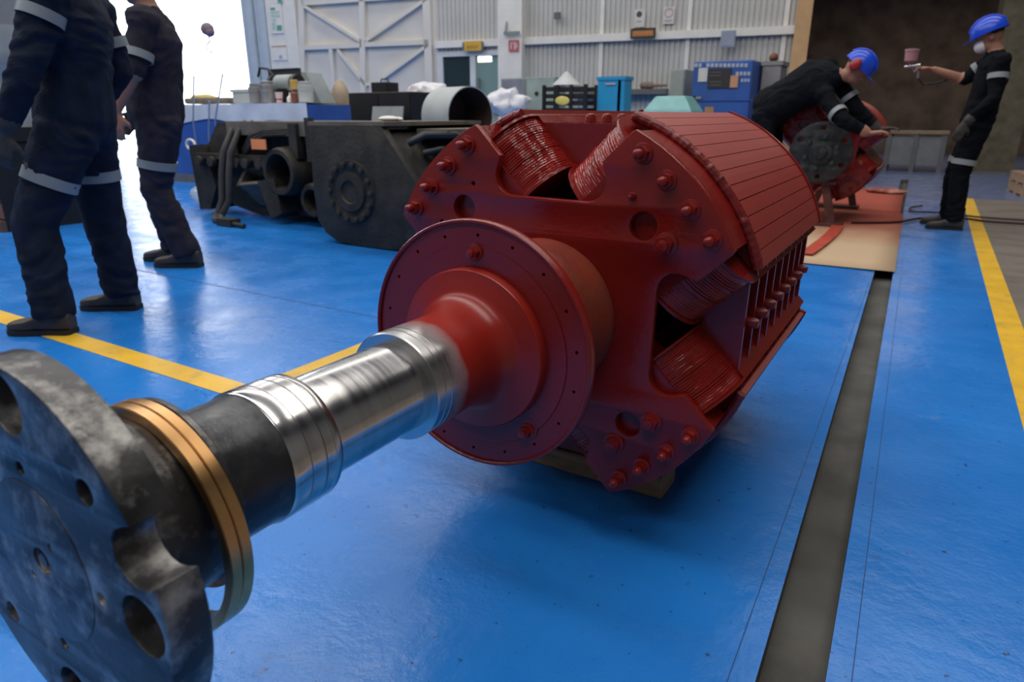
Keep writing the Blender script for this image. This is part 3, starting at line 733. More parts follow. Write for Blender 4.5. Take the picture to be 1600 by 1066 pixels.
# painter with spray gun
X, Y = .26, 7.56
person('painter in black coveralls, blue hard hat and white mask holding a spray gun', dict(face=(-1, .02, 0), look=(-1, 0, -.42), headup=(-.3, 0, 1), girth=.98, leg=1.03, arm=1.0, J=dict(
    pelvis=(X-.01, Y, .95), chest=(X+.03, Y, 1.34), neck=(X+.02, Y, 1.53), head=(X-.045, Y, 1.64),
    shL=(X+.06, Y-.20, 1.44), elL=(X+.07, Y-.25, 1.14), wrL=(X-.10, Y-.26, .94), shR=(X-.02, Y+.18, 1.43), elR=(X-.17, Y+.20, 1.31), wrR=(X-.43, Y+.12, 1.40),
    hipL=(X-.01, Y-.10, .89), knL=(X-.06, Y-.12, .49), anL=(X-.03, Y-.15, .075), hipR=(X, Y+.10, .89), knR=(X-.10, Y+.12, .49), anR=(X-.08, Y+.14, .075)),
    bareR=True, gloveR=1, palmL=(-.2, 1, 0), curlL=.5, hdL=(-.35, 0, -1), hdR=(-1, -.05, .12), palmR=(0, -.2, -1), curlR=1.2, thumbR=1, st=.72, sbL=.42, sbR=.4, helmet=1, mask=1, toeL=(-1, -.1, 0), toeR=(-1, .05, 0)), NAVY3)
# man bending over the second rotor
def bend():
    y = 7.0
    g = lambda u, v, yy=y: PY(u, v, yy)
    pel = g(1202, 172); ch = g(1272, 130); nk = g(1316, 122); hd = g(1337, 112)
    tl = Vector((.12, -.68, -.72)).normalized()
    J = dict(pelvis=pel, chest=ch, neck=nk, head=hd, shL=ch+tl*.20+Vector((.09, 0, .02)), shR=ch-tl*.20+Vector((.09, 0, 0)),
             elL=g(1318, 192, y-.30), wrL=g(1357, 211, y-.28), elR=g(1340, 175, y+.1), wrR=g(1372, 205, y+.08),
             hipL=pel+Vector((-.02, -.1, -.08)), hipR=pel+Vector((-.02, .1, -.08)), knL=pel+Vector((.06, -.16, -.5)), knR=pel+Vector((.08, .16, -.5)))
    J['anL'] = Vector((pel.x-.05, y-.18, .075)); J['anR'] = Vector((pel.x-.02, y+.18, .075))
    print('bend', [tuple(round(c, 2) for c in v) for v in (pel, ch, nk, hd)])
    rt = person('worker in black coveralls and blue hard hat bending over the second red rotor', dict(face=(1, 0, 0), look=(.75, -.1, -.66), headup=(.66, 0, .75), tleft=tl, girth=1.22, leg=1.05, arm=1.12, J=J,
        palmL=(0, 0, -1), palmR=(0, 0, -1), gloveL=1, gloveR=2, curlL=.8, hdL=(1, 0, .15), hdR=(1, 0, .15), sbL=.72, sbR=.72, st=.7, helmet=1, muffs=.03, toeL=(1, -.1, 0), toeR=(1, .1, 0)), NAVY3); rt[0].location.z = .013
bend()
# spray gun
g = PY(1432, 104, 7.66)
gun = thing('spray_gun', 'spray gun with a pinkish paint cup held in front of the painter', 'spray gun', g)
SILV = M('gun_metal', (.55, .55, .57), .3, .9, var=.1)
obj('gun_body', B().tube([(.03, 0, .012), (-.05, 0, .006), (-.075, 0, -.002)], [.014, .015, .010], 12).tube([(.0, 0, .0), (.022, 0, -.05), (.03, 0, -.10)], [.012, .012, .011], 12), SILV, gun)
obj('air_nozzle', B().lathe([(0, .018), (-.02, .016), (-.03, .008)], 14, axis='x', c=(-.07, 0, 0)), SILV, gun)
obj('paint_cup', B().lathe([(.01, .01), (.03, .012), (.05, .052), (.13, .058), (.132, .062), (.15, .062), (.152, .05)], 24, axis='z', c=(-.055, 0, 0)), M('paint_cup_plastic', (.45, .22, .24), .4, var=.15), gun)
obj('trigger', B().tube([(-.03, 0, -.005), (-.022, 0, -.03), (-.01, 0, -.05)], .004, 8), SILV, gun)

obj('air_line', B().tube([(.03, 0, -.10), (.08, .0, -.16), (.16, .04, -.15), (.26, .08, -.12)], .008, 8), BLACK, gun)

# ============================================================ SECOND ROTOR
c2 = PY(1283, 238, 6.95)
r2 = thing('red_rotor', 'second red rotor with a dark end disc on a stand, being spray painted', 'rotor', (c2.x, 7.6, 0))
sh2 = Vector((0, 5.80-7.6, c2.z))
for name, me, m in [('hub', None, None)]: pass
for ch in list(rotor.children):
    nm = ch.name.split('.')[0]
    if nm in ('spider_plate', 'pole', 'field_coil', 'coil_bracket', 'hub_core', 'rear_shaft'):
        k = ch.copy(); COL.objects.link(k); k.parent = r2; k.location = sh2+(ch.location-RL)
        if 'label' in k: del k['label']
        if nm in ('pole', 'field_coil', 'spider_plate'):
            for g_ in ch.children:
                if g_.name.split('.')[0] in ('slat', 'bolt', 'flat_bolt', 'damper_segment', 'coil_washer', 'end_band'):
                    q = g_.copy(); COL.objects.link(q); q.parent = k
GDK = M('greasy_dark_disc', (.03, .032, .03), .45, .4, var=.5, scale=14, bump=.2, tint=(.12, .13, .12), tamt=.6, tscale=12)
dd = obj('end_disc', flat(circle(0, 0, .27, 64), [circle(*pol(.215, 30+60*k), .022, 16) for k in range(6)], .04, .004), GDK, r2, (0, 6.93-7.6, c2.z)); dd['label'] = 'dark greasy end disc'
obj('shaft_end', B().lathe([(.0, .10), (-.03, .10), (-.04, .06), (-.06, .055), (-.062, .02)], 32), GDK, r2, (0, 6.91-7.6, c2.z))
obj('hub', B().lathe([(6.94-7.6, .17), (7.2-7.6, .18)], 40), DARKRED, r2, (0, 0, c2.z))
GBOLT = nutbolt(.0145, .006).mesh('grease_bolt')
for k in range(6):
    p = pol(.14, 20+60*k); obj('bolt', GBOLT, GDK, r2, (p[0], 6.91-7.6, c2.z+p[1]))
# stand below it
zt = c2.z-.495
sb_ = thing('rotor_stand', 'red-brown steel trestle carrying the second rotor', 'stand', (c2.x, 7.02, .013))
STD = M('stand_paint', (.09, .03, .025), .6, var=.4, scale=9)
for sxx in (-1, 1): obj('leg', B().bar((sxx*.06, 0, c2.z-.28), (sxx*.16, 0, .03), .07, .05, (0, 1, 0)), STD, sb_)
obj('saddle', B().box((-.16, -.06, c2.z-.30), (.16, .06, c2.z-.272)), STD, sb_)
obj('foot', B().box((-.26, -.10, 0), (.26, .10, .03)), STD, sb_)
sb2 = thing('rotor_stand', 'steel trestle under the far end of the second rotor', 'stand', (c2.x, 8.5, .013))
for sxx in (-1, 1): obj('leg', B().bar((sxx*.06, 0, c2.z-.12), (sxx*.2, 0, .03), .07, .05, (0, 1, 0)), STD, sb2)
obj('foot', B().box((-.26, -.10, 0), (.26, .10, .03)), STD, sb2)

# ============================================================ CARDBOARD, HOSES, STRAP
def cardmat(y0, y1):
    m = bpy.data.materials.new('cardboard_with_red_overspray'); m.use_nodes = True; nt = m.node_tree; N = nt.nodes; L = nt.links; b = N['Principled BSDF']
    tc = N.new('ShaderNodeTexCoord'); mp = N.new('ShaderNodeMapping'); L.new(tc.outputs['Object'], mp.inputs[0])
    nz = N.new('ShaderNodeTexNoise'); nz.inputs['Scale'].default_value = 2.2; nz.inputs['Detail'].default_value = 5; L.new(mp.outputs[0], nz.inputs[0])
    sp = N.new('ShaderNodeSeparateXYZ'); L.new(tc.outputs['Object'], sp.inputs[0])
    ad = N.new('ShaderNodeMath'); ad.operation = 'MULTIPLY_ADD'; ad.inputs[1].default_value = 1.4; L.new(nz.outputs[0], ad.inputs[0]); L.new(sp.outputs['Y'], ad.inputs[2])
    mr = N.new('ShaderNodeMapRange'); mr.inputs[1].default_value = y0; mr.inputs[2].default_value = y1; L.new(ad.outputs[0], mr.inputs[0])
    mx = N.new('ShaderNodeMix'); mx.data_type = 'RGBA'; L.new(mr.outputs[0], mx.inputs[0]); mx.inputs[6].default_value = (.52, .37, .23, 1); mx.inputs[7].default_value = (.40, .075, .045, 1)
    L.new(mx.outputs[2], b.inputs['Base Color']); b.inputs['Roughness'].default_value = .85
    return m
CARD = cardmat(.1, 1.5); CARD2 = cardmat(-2.5, -.5)
def sheet(label, x0, x1, y0, y1, z0, skew=0, mat=None):
    b = B(); cx, cy = (x0+x1)/2, (y0+y1)/2; n = 8; rows = []
    for i in range(n+1):
        for j in range(n+1):
            x = x0+(x1-x0)*j/n; y = y0+(y1-y0)*i/n; rows.append((x+skew*(y-y0)-cx, y-cy, .006+.004*noise.noise(Vector((x*2, y*2, 0)))))
    fs = [(i*(n+1)+j, i*(n+1)+j+1, (i+1)*(n+1)+j+1, (i+1)*(n+1)+j) for i in range(n) for j in range(n)]
    b.add(rows, fs); o = obj('cardboard_sheet', b, mat or CARD, None, (cx, cy, z0))
    sd_ = o.modifiers.new('thick', 'SOLIDIFY'); sd_.thickness = .004
    return tag(o, label, 'cardboard', 'cardboard on the floor')
sheet('tan cardboard sheet on the blue floor, nearest and spanning the groove end', -1.45, -.115, 5.08, 8.3, .002, -.028)
sheet('red-stained cardboard sheet on the floor under the second rotor', -1.6, -.24, 8.31, 11.0, .002, -.028, CARD2)
p0, p1, p2 = FL(1258, 402), FL(1300, 375), FL(1308, 357)
b = B(); rr = []
for k in range(13):
    t = k/12; q = p0*(1-t)**2+p1*2*t*(1-t)+p2*t*t; tg = ((p1-p0)*(1-t)+(p2-p1)*t).normalized(); n_ = Vector((-tg.y, tg.x, 0)); z_ = .022+.012*abs(noise.noise(q*3))
    rr.append([Vector((q.x, q.y, 0))+n_*s_*.05+Vector((0, 0, z_+h_)) for s_, h_ in ((-1, 0), (1, 0), (1, .008), (-1, .008))])
b.rings(rr)
o = obj('lifting_strap', b, M('orange_red_webbing', (.42, .05, .025), .7, var=.2, scale=20), None); tag(o, 'flat orange-red strap lying on the near cardboard', 'strap')
def hose(label, pix, r, mat, z=None):
    pts = [FL(u, v)+Vector((0, 0, r+.013)) for u, v in pix]; out = []
    for i in range(len(pts)-1):
        p0, p1, p2, p3 = pts[max(i-1, 0)], pts[i], pts[i+1], pts[min(i+2, len(pts)-1)]
        for k in range(6):
            t = k/6; out.append(.5*((2*p1)+(p2-p0)*t+(2*p0-5*p1+4*p2-p3)*t*t+(3*p1-p0-3*p2+p3)*t**3))
    out.append(pts[-1]); o = obj('air_hose', B().tube(out, r, 8), mat); return tag(o, label, 'hose', 'air hoses near the painter')
HOSE = M('dark_red_hose', (.05, .012, .012), .5)
hose('dark red air hose looping past the painter to the right edge', [(1330, 352), (1400, 351), (1440, 345), (1500, 345), (1540, 350), (1602, 354)], .012, HOSE)
hose('thin dark air hose curling behind the painter', [(1440, 325), (1422, 328), (1428, 334), (1470, 336), (1530, 343), (1602, 348)], .010, HOSE)

# ============================================================ DARK MOTOR FRAMES
mf = thing('motor_housing', 'big dark cast motor frame with a round embossed cover, behind the red rotor', 'motor frame', (-3.8, 4.4, 0))
o_ = Vector((-3.8, 4.4, 0))
poly = [(-4.29, .93), (-3.53, .92), (-3.44, .80), (-3.20, .50), (-3.17, .22), (-3.24, .08), (-3.38, .012), (-3.6, .003), (-3.87, .003), (-4.08, .02), (-4.2, .08), (-4.28, .18), (-4.30, .42)]
pl = [(x+3.8, z) for x, z in poly]
me = flat(pl, [], .07, .012); obj('face_plate', me, CASTDK, mf, (0, -.44, 0))
small = [(x*.94, .02+(z-.02)*.95) for x, z in pl]
obj('body', B().prism(small, -.42, .72), CASTDK, mf)
obj('rear_plate', me, CASTDK, mf, (0, .74, 0))
obj('top_plate', B().box((-.50, -.47, .925), (.30, .80, .955)), CASTTOP, mf)
cvr = obj('round_cover', B().lathe([(0, .245), (-.018, .24), (-.02, .20), (-.012, .185), (-.012, .155), (-.03, .15), (-.034, .09), (-.02, .08), (-.02, .02)], 40, caps=(True, True)), CASTDK, mf, (-.07, -.475, .43))
lug = B().lathe([(0, .024), (-.022, .022), (-.026, .012)], 10).mesh('cover_lug')
for k in range(14): p = pol(.215, 360/14*k); obj('cover_lug', lug, CASTDK, cvr, (p[0], -.015, p[1]))
pr = B().lathe([(0, .17), (.10, .16), (.10, .12), (-.02, .115), (-.06, .05)], 32, axis='x'); obj('side_port', pr, CASTDK, mf, (.56, .05, .38))
obj('side_hose', B().tube([(.38, -.30, .80), (.50, -.25, .86), (.62, -.05, .86), (.66, .2, .78), (.62, .4, .62)], .03, 10), BLACK, mf)
obj('side_hose', B().tube([(.40, -.15, .72), (.54, -.05, .76), (.60, .2, .70), (.58, .4, .55)], .025, 10), BLACK, mf)
obj('side_bracket', B().box((.30, -.1, .84), (.62, .7, .90)).box((.52, .1, .56), (.62, .5, .74)), CASTTOP, mf)
pr = thing('white_rag', 'small white rag lying on top of the dark motor frame', 'rag', (-3.78, 4.3, .955))
obj('cloth', B().ell((0, 0, .02), .10, .05, .022, 14, 8).ell((.07, .03, .016), .05, .03, .018, 12, 6), WHITE, pr)

cf = thing('motor_casting', 'dirty grey cast motor frame with round bore, square duct and loose hoses', 'motor frame', (-5.5, 4.9, 0))
# local coords relative to (-5.5,4.9)
body = [(-.62, .90), (.98, .93), (1.02, .35), (.8, .10), (-.3, .02), (-.75, .10), (-.95, .35), (-.95, .60)]
obj('body', B().prism(body, -.30, .75), CASTDK, cf)
obj('top_plate', B().box((-.55, -.42, .905), (1.0, .78, .945)), CASTTOP, cf)
obj('top_rail', B().box((-.50, -.46, .82), (1.0, -.42, .94)), CASTTOP, cf)
ringp = [(0, .235), (-.20, .22), (-.24, .205), (-.24, .165), (-.20, .155), (.0, .15), (.02, .02)]
obj('axle_bore', B().lathe(ringp, 36), CASTDK, cf, (.30, -.32, .50))
obj('bore_shade_disc', B().lathe([(-.02, .17), (-.03, .02)], 24), BLACK, cf, (.30, -.32, .50))  # black disc painting in the shade inside the bore
obj('small_bore', B().lathe([(0, .17), (-.14, .16), (-.16, .14), (-.16, .105), (.0, .10), (.01, .02)], 28), CASTDK, cf, (.62, -.32, .25))
dm = Matrix.Translation((-.13, -.44, .44)) @ Matrix.Rotation(R(46), 4, 'X') @ Matrix.Rotation(R(8), 4, 'Z')
db = B()
for a_, c_ in (((-.22, -.12, -.3), (-.18, .12, .02)), ((.18, -.12, -.3), (.22, .12, .02)), ((-.22, -.12, -.3), (.22, -.085, .02)), ((-.22, .085, -.3), (.22, .12, .02))): db.box(a_, c_, mat=dm)
obj('square_duct', db, CASTTOP, cf); obj('duct_shade_panel', B().box((-.19, -.1, -.12), (.19, .1, -.1), mat=dm), BLACK, cf)  # black panel inside the duct stands in for its inner shade
obj('duct_web', B().prism([(-.02, .40), (.22, .44), (.28, .12), (.12, .05)], -.55, -.28), CASTDK, cf)
obj('shelf', B().box((-1.02, -.50, .585), (.12, -.28, .635)), CASTDK, cf)
lug2 = B().lathe([(0, .05), (-.05, .05), (-.055, .03)], 14).mesh('shelf_bolt')
for x in (-.92, -.72, -.34, -.20, .0, .1): obj('shelf_bolt', lug2, CASTDK, cf, (x, -.49, .56))
obj('side_lug', B().prism([(-1.16, .70), (-.92, .72), (-.80, .30), (-.95, .06), (-1.12, .05)], -.45, -.05), CASTDK, cf)
obj('sloped_hood', B().prism([(-.98, .63), (-.72, .93), (-.45, .93), (-.45, .63)], -.4, .3), CASTDK, cf)
for i, dx in enumerate((0, .11)):
    obj('loose_hose', B().tube([(-.40+dx, -.30, .93), (-.42+dx, -.46, .86), (-.46+dx, -.56, .66), (-.50+dx, -.58, .45), (-.52+dx, -.60, .2), (-.55+dx*.6, -.66, .05), (-.42+dx, -.78, .032), (-.22+dx, -.82, .032)], .031, 10), M('dusty_hose', (.06, .055, .05), .7, var=.3), cf)
obj('hose_coupling', B().box((-.26, -.88, .003), (-.06, -.76, .07)).cyl((-.1, -.84, .03), (.12, -.86, .025), .02), CASTDK, cf)
for i in range(3):
    obj('bent_pipe', B().tube([(-.30, -.44, .62+.03*i), (-.15, -.46, .74+.035*i), (.05, -.46, .82+.02*i), (.40, -.44, .84+.02*i)], .022, 8), CASTDK, cf)
obj('clamp', B().box((.42, -.5, .62), (.52, -.42, .93)).box((.64, -.50, .60), (.70, -.44, .98)), CASTDK, cf)
obj('orange_tag', B().box((.02, -.60, .70), (.22, -.59, .79)).mesh('tag', False), M('orange_tag', (.85, .27, .10), .6, var=.05), cf)['label'] = 'bright orange paper tag'
t = PY(298, 226, 4.5); b = B(); b.tube([(t.x+.07*cos(a_*.5)-0, t.y, t.z+.05*sin(a_*.5)) for a_ in range(0, 13)], .014, 8)
o = obj('white_ring', b, WHITE); o.location = (0, 0, 0); o.parent = cf; o.matrix_parent_inverse = Matrix.Translation((5.5, -4.9, 0))
PLB = bpy.data.materials.new('clear_plastic'); PLB.use_nodes = True; q = PLB.node_tree.nodes['Principled BSDF']; q.inputs['Base Color'].default_value = (.62, .72, .80, 1); q.inputs['Roughness'].default_value = .2; q.inputs['Alpha'].default_value = .55
p = FL(322, 328)
def lump(c, rx, ry, rz, amp=.25, fr=6, n=28, k=16):
    b = B(); b.ell((0, 0, 0), rx, ry, rz, n, k); c = Vector(c)
    b.v = [tuple(c+Vector(v)*(1+amp*noise.noise(Vector(v)*fr+c))) for v in b.v]; return b
pb = lump((0, 0, .13), .26, .18, .14); pb.v = [(x, y, max(z, .002)) for x, y, z in pb.v]
o = obj('plastic_bag', pb, PLB, None, (p.x, p.y+.1, 0)); tag(o, 'crumpled clear plastic bag on the floor by the castings', 'bag')

# ============================================================ BACKGROUND
GREYC = M('drum_grey_paint', (.40, .43, .43), .55, var=.1, scale=4)
RUSTIN = M('rusty_inside', (.06, .035, .028), .75, var=.3, scale=8)
cz = PY(728, 180, 6.6)
cr = obj('timber_crate', B().box((-.45, -.4, 0), (.45, .4, .655)).mesh('crate', False), WOOD, None, (cz.x-.3, 6.85, 0)); tag(cr, 'plain timber crate under the grey drum', 'crate')
dm_ = thing('grey_drum', 'open grey steel drum ring lying on its side behind the motor frame', 'drum', (cz.x, 6.7, .655), R(163))
Rr = .33
b = B().lathe([(0, Rr), (.52, Rr), (.52, Rr-.012), (.0, Rr-.012)], 48, axis='x', c=(0, 0, Rr), caps=(False, False)); b.f += [(j, 3*48+j, 3*48+(j+1) % 48, (j+1) % 48) for j in range(48)]; b.m += [0]*48
obj('shell', b, GREYC, dm_); obj('lining', B().lathe([(.004, Rr-.013), (.50, Rr-.013), (.505, .02)], 48, axis='x', c=(0, 0, Rr), caps=(False, True)), RUSTIN, dm_)

def item(name, label, cat, u0, v0, u1, v1, y, dep, mat, z0=None, bevel=.01, group=None, root=True):
    a, c = PY(u0, v1, y), PY(u1, v0, y); zz = a.z if z0 is None else z0
    cx = (a.x+c.x)/2; w = (c.x-a.x)/2
    o = thing(name, label, cat, (cx, y+dep/2, zz), 0, group)
    bo = obj('body', B().box((-w, -dep/2, 0), (w, dep/2, c.z-zz)).mesh('body', False), mat, o)
    if bevel: bv = bo.modifiers.new('bevel', 'BEVEL'); bv.width = bevel; bv.segments = 2
    return o, w, dep/2, c.z-zz
BLUEP = M('blue_machine_paint', (.03, .10, .36), .45, var=.15, scale=3)
# long blue crate with plastic film, at left
o, w, d, h = item('blue_crate', 'long blue steel crate draped with plastic film, left of centre', 'crate', 255, 163, 480, 240, 6.6, .8, BLUEP, 0)
CZ = h
film = B(); n = 30; rows = []
for i in range(4):
    for j in range(n+1):
        x = -w-.01+(2*w+.02)*j/n; q = noise.noise(Vector((x*3, i*.7, 1)))
        rows.append((x, (-d-.02-.02*abs(q) if i < 3 else d), (h+.012+.02*abs(q) if i >= 2 else h-.05 if i == 1 else h-.22-.12*noise.noise(Vector((x*1.3, 5, 0))))))
film.add(rows, [(i*(n+1)+j, i*(n+1)+j+1, (i+1)*(n+1)+j+1, (i+1)*(n+1)+j) for i in range(3) for j in range(n)])
fo = obj('plastic_film', film, M('milky_film', (.62, .66, .72), .3, var=.15, scale=3), o); fo['label'] = 'milky plastic film'
obj('skid', B().box((-w, -d-.02, 0), (w, -d, .12)), LEDGE, o)
by = 6.85
def onit(name, label, cat, u, v0, v1, prof, mat, y=by, z0=None, extra=None, group=None):
    p = PY(u, v1, y); top = PY(u, v0, y); z = CZ+.033 if z0 is None else z0; H = top.z-z
    o = thing(name, label, cat, (p.x, y, z), 0, group)
    obj('body', B().lathe([(f*H, r) for f, r in prof], 24, axis='z'), mat, o)
    return o, H
CLR = M('clear_jar', (.45, .47, .46), .15, var=.1); STN = M('stainless', (.5, .5, .5), .3, .8)
for u, v0, mt, lab in ((402, 134, M('grey_tin', (.22, .22, .22), .5), 'squat grey canister, leftmost on the blue crate'), (420, 130, STN, 'pale metal canister beside the squat grey canister on the blue crate'), (479, 131, CLR, 'clear ribbed jar on the right end of the blue crate')):
    q, H = onit('canister', lab, 'canister', u, v0, 160, [(0, .10), (.6, .10), (.62, .105), (.9, .105), (.92, .09), (1, .088)], mt); obj('lid', B().lathe([(0, .09), (.025, .09), (.03, .08)], 24, axis='z', c=(0, 0, H)), mt, q)
q, H = onit('yellow_bottle', 'amber bottle with yellow cap on the blue crate', 'bottle', 462, 140, 160, [(0, .06), (.7, .06), (.85, .035), (1, .03)], M('amber', (.20, .07, .05), .3)); obj('cap', B().lathe([(0, .055), (.12, .055), (.125, .045)], 18, axis='z', c=(0, 0, H)), M('ochre_cap', (.55, .35, .10), .5), q)
q, H = onit('white_bottle', 'slim white squeeze bottle on the blue crate', 'bottle', 454, 148, 160, [(0, .045), (.6, .045), (.85, .02), (1, .012)], WHITE); obj('cap', B().lathe([(0, .015), (.03, .008)], 12, axis='z', c=(0, 0, H)), WHITE, q)
q, H = onit('red_white_cup', 'small white and red cup on the blue crate', 'cup', 437, 144, 160, [(0, .04), (1, .055)], M('pale_cup', (.6, .5, .5), .5)); obj('red_band', B().lathe([(.03, .047), (.05, .05)], 18, axis='z', caps=(False, False)), M('red_print', (.5, .05, .05), .5), q)
# bench grinder
p = PY(447, 135, by+.29)
gdr = thing('bench_grinder', 'dark bench grinder with a grey motor body on the blue crate', 'grinder', (p.x, by+.29, CZ+.033))
hz = PY(445, 130, by+.29).z-CZ-.033
obj('motor', B().lathe([(-.16, .10), (-.14, .115), (.14, .115), (.16, .10)], 24, axis='x', c=(0, 0, hz)), GREYP, gdr)
for sx_ in (-1, 1): obj('wheel_guard', B().lathe([(-.035, .11), (-.03, .125), (.03, .125), (.035, .11)], 24, axis='x', c=(sx_*.24, 0, hz-.01)), BLACK, gdr)
obj('pedestal', B().box((-.1, -.09, 0), (.1, .09, hz-.08)), BLACK, gdr)
obj('lamp_arm', B().tube([(-.24, 0, hz+.1), (-.35, 0, hz+.2), (-.52, 0, hz+.22), (-.58, 0, hz+.1)], .018, 8), BLACK, gdr)
o, w, d, h = item('monitor_board', 'dark flat panel standing behind the bench grinder', 'panel', 424, 106, 466, 165, by+.43, .05, M('slate_panel', (.035, .04, .045), .4), CZ+.033, .006)
obj('panel_rim', B().box((-w, -d-.008, h-.03), (w, -d, h)), BLACK, o)
# sloping grey chute
a0, a1, a2, a3 = PY(462, 112, 7.75), PY(490, 114, 7.75), PY(518, 170, 7.75), PY(464, 170, 7.75)
b = B().prism([(0, 0), (a2.x-a3.x, 0), (a2.x-a3.x, a2.z), (a1.x-a3.x, a1.z), (a0.x-a3.x, a0.z)], -.15, .15)
o = obj('grey_chute', b, GREYP, None, (a3.x, 7.75, 0)); tag(o, 'grey sloping sheet-metal chute behind the jars', 'chute')
# rods standing in front of the opening
for i, (u0, v0, u1, v1) in enumerate(((303, 118, 306, 222), (348, 115, 340, 222), (327, 158, 327, 222))):
    a, c = PY(u1, v1, 6.48), PY(u0, v0, 6.48); a.z = 0
    o = obj('steel_rod', B().tube([(0, 0, 0), (.01, 0, .6*(c.z)), (c.x-a.x, 0, c.z)], .012, 8), STN, None, (a.x, 6.48, 0)); tag(o, ('thin bent steel rod, leftmost of three before the blue crate', 'thin steel rod leaning right, rightmost of three before the blue crate', 'shortest middle rod of three before the blue crate')[i], 'rod', 'rods by the blue crate')
# clutter behind, seen against the bright opening
o, w, d, h = item('scrap_pile', 'low pile of dark parts at the left end of the blue crate', 'parts', 288, 152, 355, 165, 7.0, .3, CASTTOP, CZ+.033, .03)
obj('yellow_cloth', lump((-w*.4, 0, h), .35, .1, .06), M('yellow_cloth', (.55, .42, .15), .7), o)
o, w, d, h = item('tilted_tray', 'pale grey tilted tray in front of the bright opening', 'tray', 364, 139, 392, 158, 6.95, .3, GREYC, CZ+.033, .01)
obj('tray_lip', B().box((-w-.02, -d-.02, h-.04), (w+.02, d+.02, h)), GREYC, o)
# bulky cloth bag and black cabinets right of it
o, w, d, h = item('black_cabinet', 'black steel cabinet beside the leaning grey panel', 'cabinet', 548, 143, 642, 200, 8.0, .6, BLACK, 0)
for s in (-1, 1): obj('door', B().box((s*w/2-w/2+.02, -d-.012, .1), (s*w/2+w/2-.02, -d, h-.03)), BLACK, o)
BK = h
o = obj('metal_sheet', B().box((-.28, -.012, 0), (.28, .012, 1.15)).mesh('panel', False), M('leaning_panel', (.27, .29, .28), .6), None, (PY(600, 150, 7.75).x, 7.58, 0), (R(-13), 0, R(2))); tag(o, 'grey sheet panel leaning against the black cabinet', 'panel')
bg_ = thing('black_bag', 'bulging black bag topped with white plastic and red wrapping', 'bag', (PY(655, 140, 8.8).x, 9.05, 0))
obj('bag', lump((0, 0, .65), .42, .36, .70, .2, 3), BLACK, bg_); obj('white_plastic', lump((.0, 0, 1.36), .33, .28, .13, .35, 8), M('white_bag', (.75, .74, .78), .4), bg_); obj('red_wrap', lump((-.14, -.3, 1.28), .14, .06, .06, .3, 9), M('red_wrap', (.5, .04, .05), .4), bg_)
o, w, d, h = item('black_toolbox', 'black toolbox on top of the black cabinet', 'toolbox', 580, 128, 602, 142, 8.15, .3, BLACK, BK, .01)
obj('handle', B().tube([(-.08, 0, h), (-.06, 0, h+.05), (.06, 0, h+.05), (.08, 0, h)], .01, 8), BLACK, o)
o = obj('paper_roll', lump((0, 0, .75), .22, .2, .78, .15, 4), M('brown_wrap', (.36, .28, .20), .7, var=.2), None, (PY(530, 150, 8.3).x, 8.3, 0)); tag(o, 'tall bundle in brown wrapping between blue crate and black cabinet', 'bundle')
# workbench along the back wall
xa, xb = PY(735, 175, 10.4).x, PY(1085, 175, 10.4).x; BZ = .93
wb = thing('workbench', 'long grey workbench behind the red rotor carrying boxes and panels', 'workbench', ((xa+xb)/2, 10.8, 0))
hw = (xb-xa)/2; obj('top', B().box((-hw, -.5, BZ-.05), (hw, .5, BZ)), GREYP, wb)
for s in (-1, 1):
    for q in (-1, 1): obj('leg', B().box((s*(hw-.05)-.04, q*.45-.04, 0), (s*(hw-.05)+.04, q*.45+.04, BZ-.05)), GREYP, wb)
yb = 10.4
o, w, d, h = item('grey_cabinet', 'grey-green switch cabinet with dark panel left of the black crate', 'cabinet', 783, 120, 868, 172, 10.85, .4, M('grey_green', (.25, .31, .30), .5), BZ)
obj('door', B().box((0, -d-.012, .03), (w-.03, -d, h-.03)), M('grey_green2', (.30, .38, .37), .5), o); obj('knob', B().lathe([(0, .035), (-.03, .03)], 14), BLACK, o, (w*.35, -d-.012, h*.62)); obj('side_panel', B().box((-w+.03, -d-.012, .03), (-.04, -d, h-.03)), M('blue_grey', (.20, .22, .28), .5), o)
o = thing('black_crate', 'black slatted plastic crate with a yellow label on the workbench', 'crate', (PY(888, 170, yb).x, yb+.05, BZ))
w = (PY(920, 150, yb).x-PY(856, 150, yb).x)/2; h = PY(888, 133, yb).z-BZ
for y_ in (-.2, .2):
    for i in range(5): obj('slat', B().box((-w, y_-.01, h*i/5+.01), (w, y_+.01, h*i/5+h/5-.03)).mesh('slat', False), BLACK, o)
for x_ in (-w, w):
    for y_ in (-.2, .2): obj('corner_post', B().box((x_-.025, y_-.025, 0), (x_+.025, y_+.025, h)), BLACK, o)
for x_ in (-w*.33, w*.33): obj('upright', B().box((x_-.03, -.225, 0), (x_+.03, -.20, h)), BLACK, o)
obj('yellow_label', lump((-w*.05, -.235, h*.55), .13, .012, .07, .1), M('yellow_label', (.75, .60, .15), .5), o); obj('base', B().box((-w, -.2, 0), (w, .2, .02)), BLACK, o)
o = obj('white_cone', B().lathe([(0, .24), (.02, .22), (PY(888, 112, yb+.1).z-BZ-h, .02)], 28, axis='z'), M('pale_grey_sheet', (.52, .54, .55), .5), None, (PY(886, 133, yb+.1).x, yb+.08, BZ+h)); tag(o, 'pale grey sheet-metal cone on top of the black crate', 'cone')
o, w, d, h = item('cyan_panel', 'bright cyan plastic bin on the workbench', 'bin', 932, 119, 977, 172, yb, .3, M('cyan_plastic', (.02, .30, .56), .4, var=.06), BZ, .015)
obj('rim', B().box((-w-.015, -d-.015, h-.05), (w+.015, d+.015, h)), M('cyan_plastic', (.02, .30, .56)), o); obj('emblem', B().box((-.09, -d-.02, h-.12), (.08, -d-.002, h-.095)), M('emblem_silver', (.5, .4, .42), .4), o)
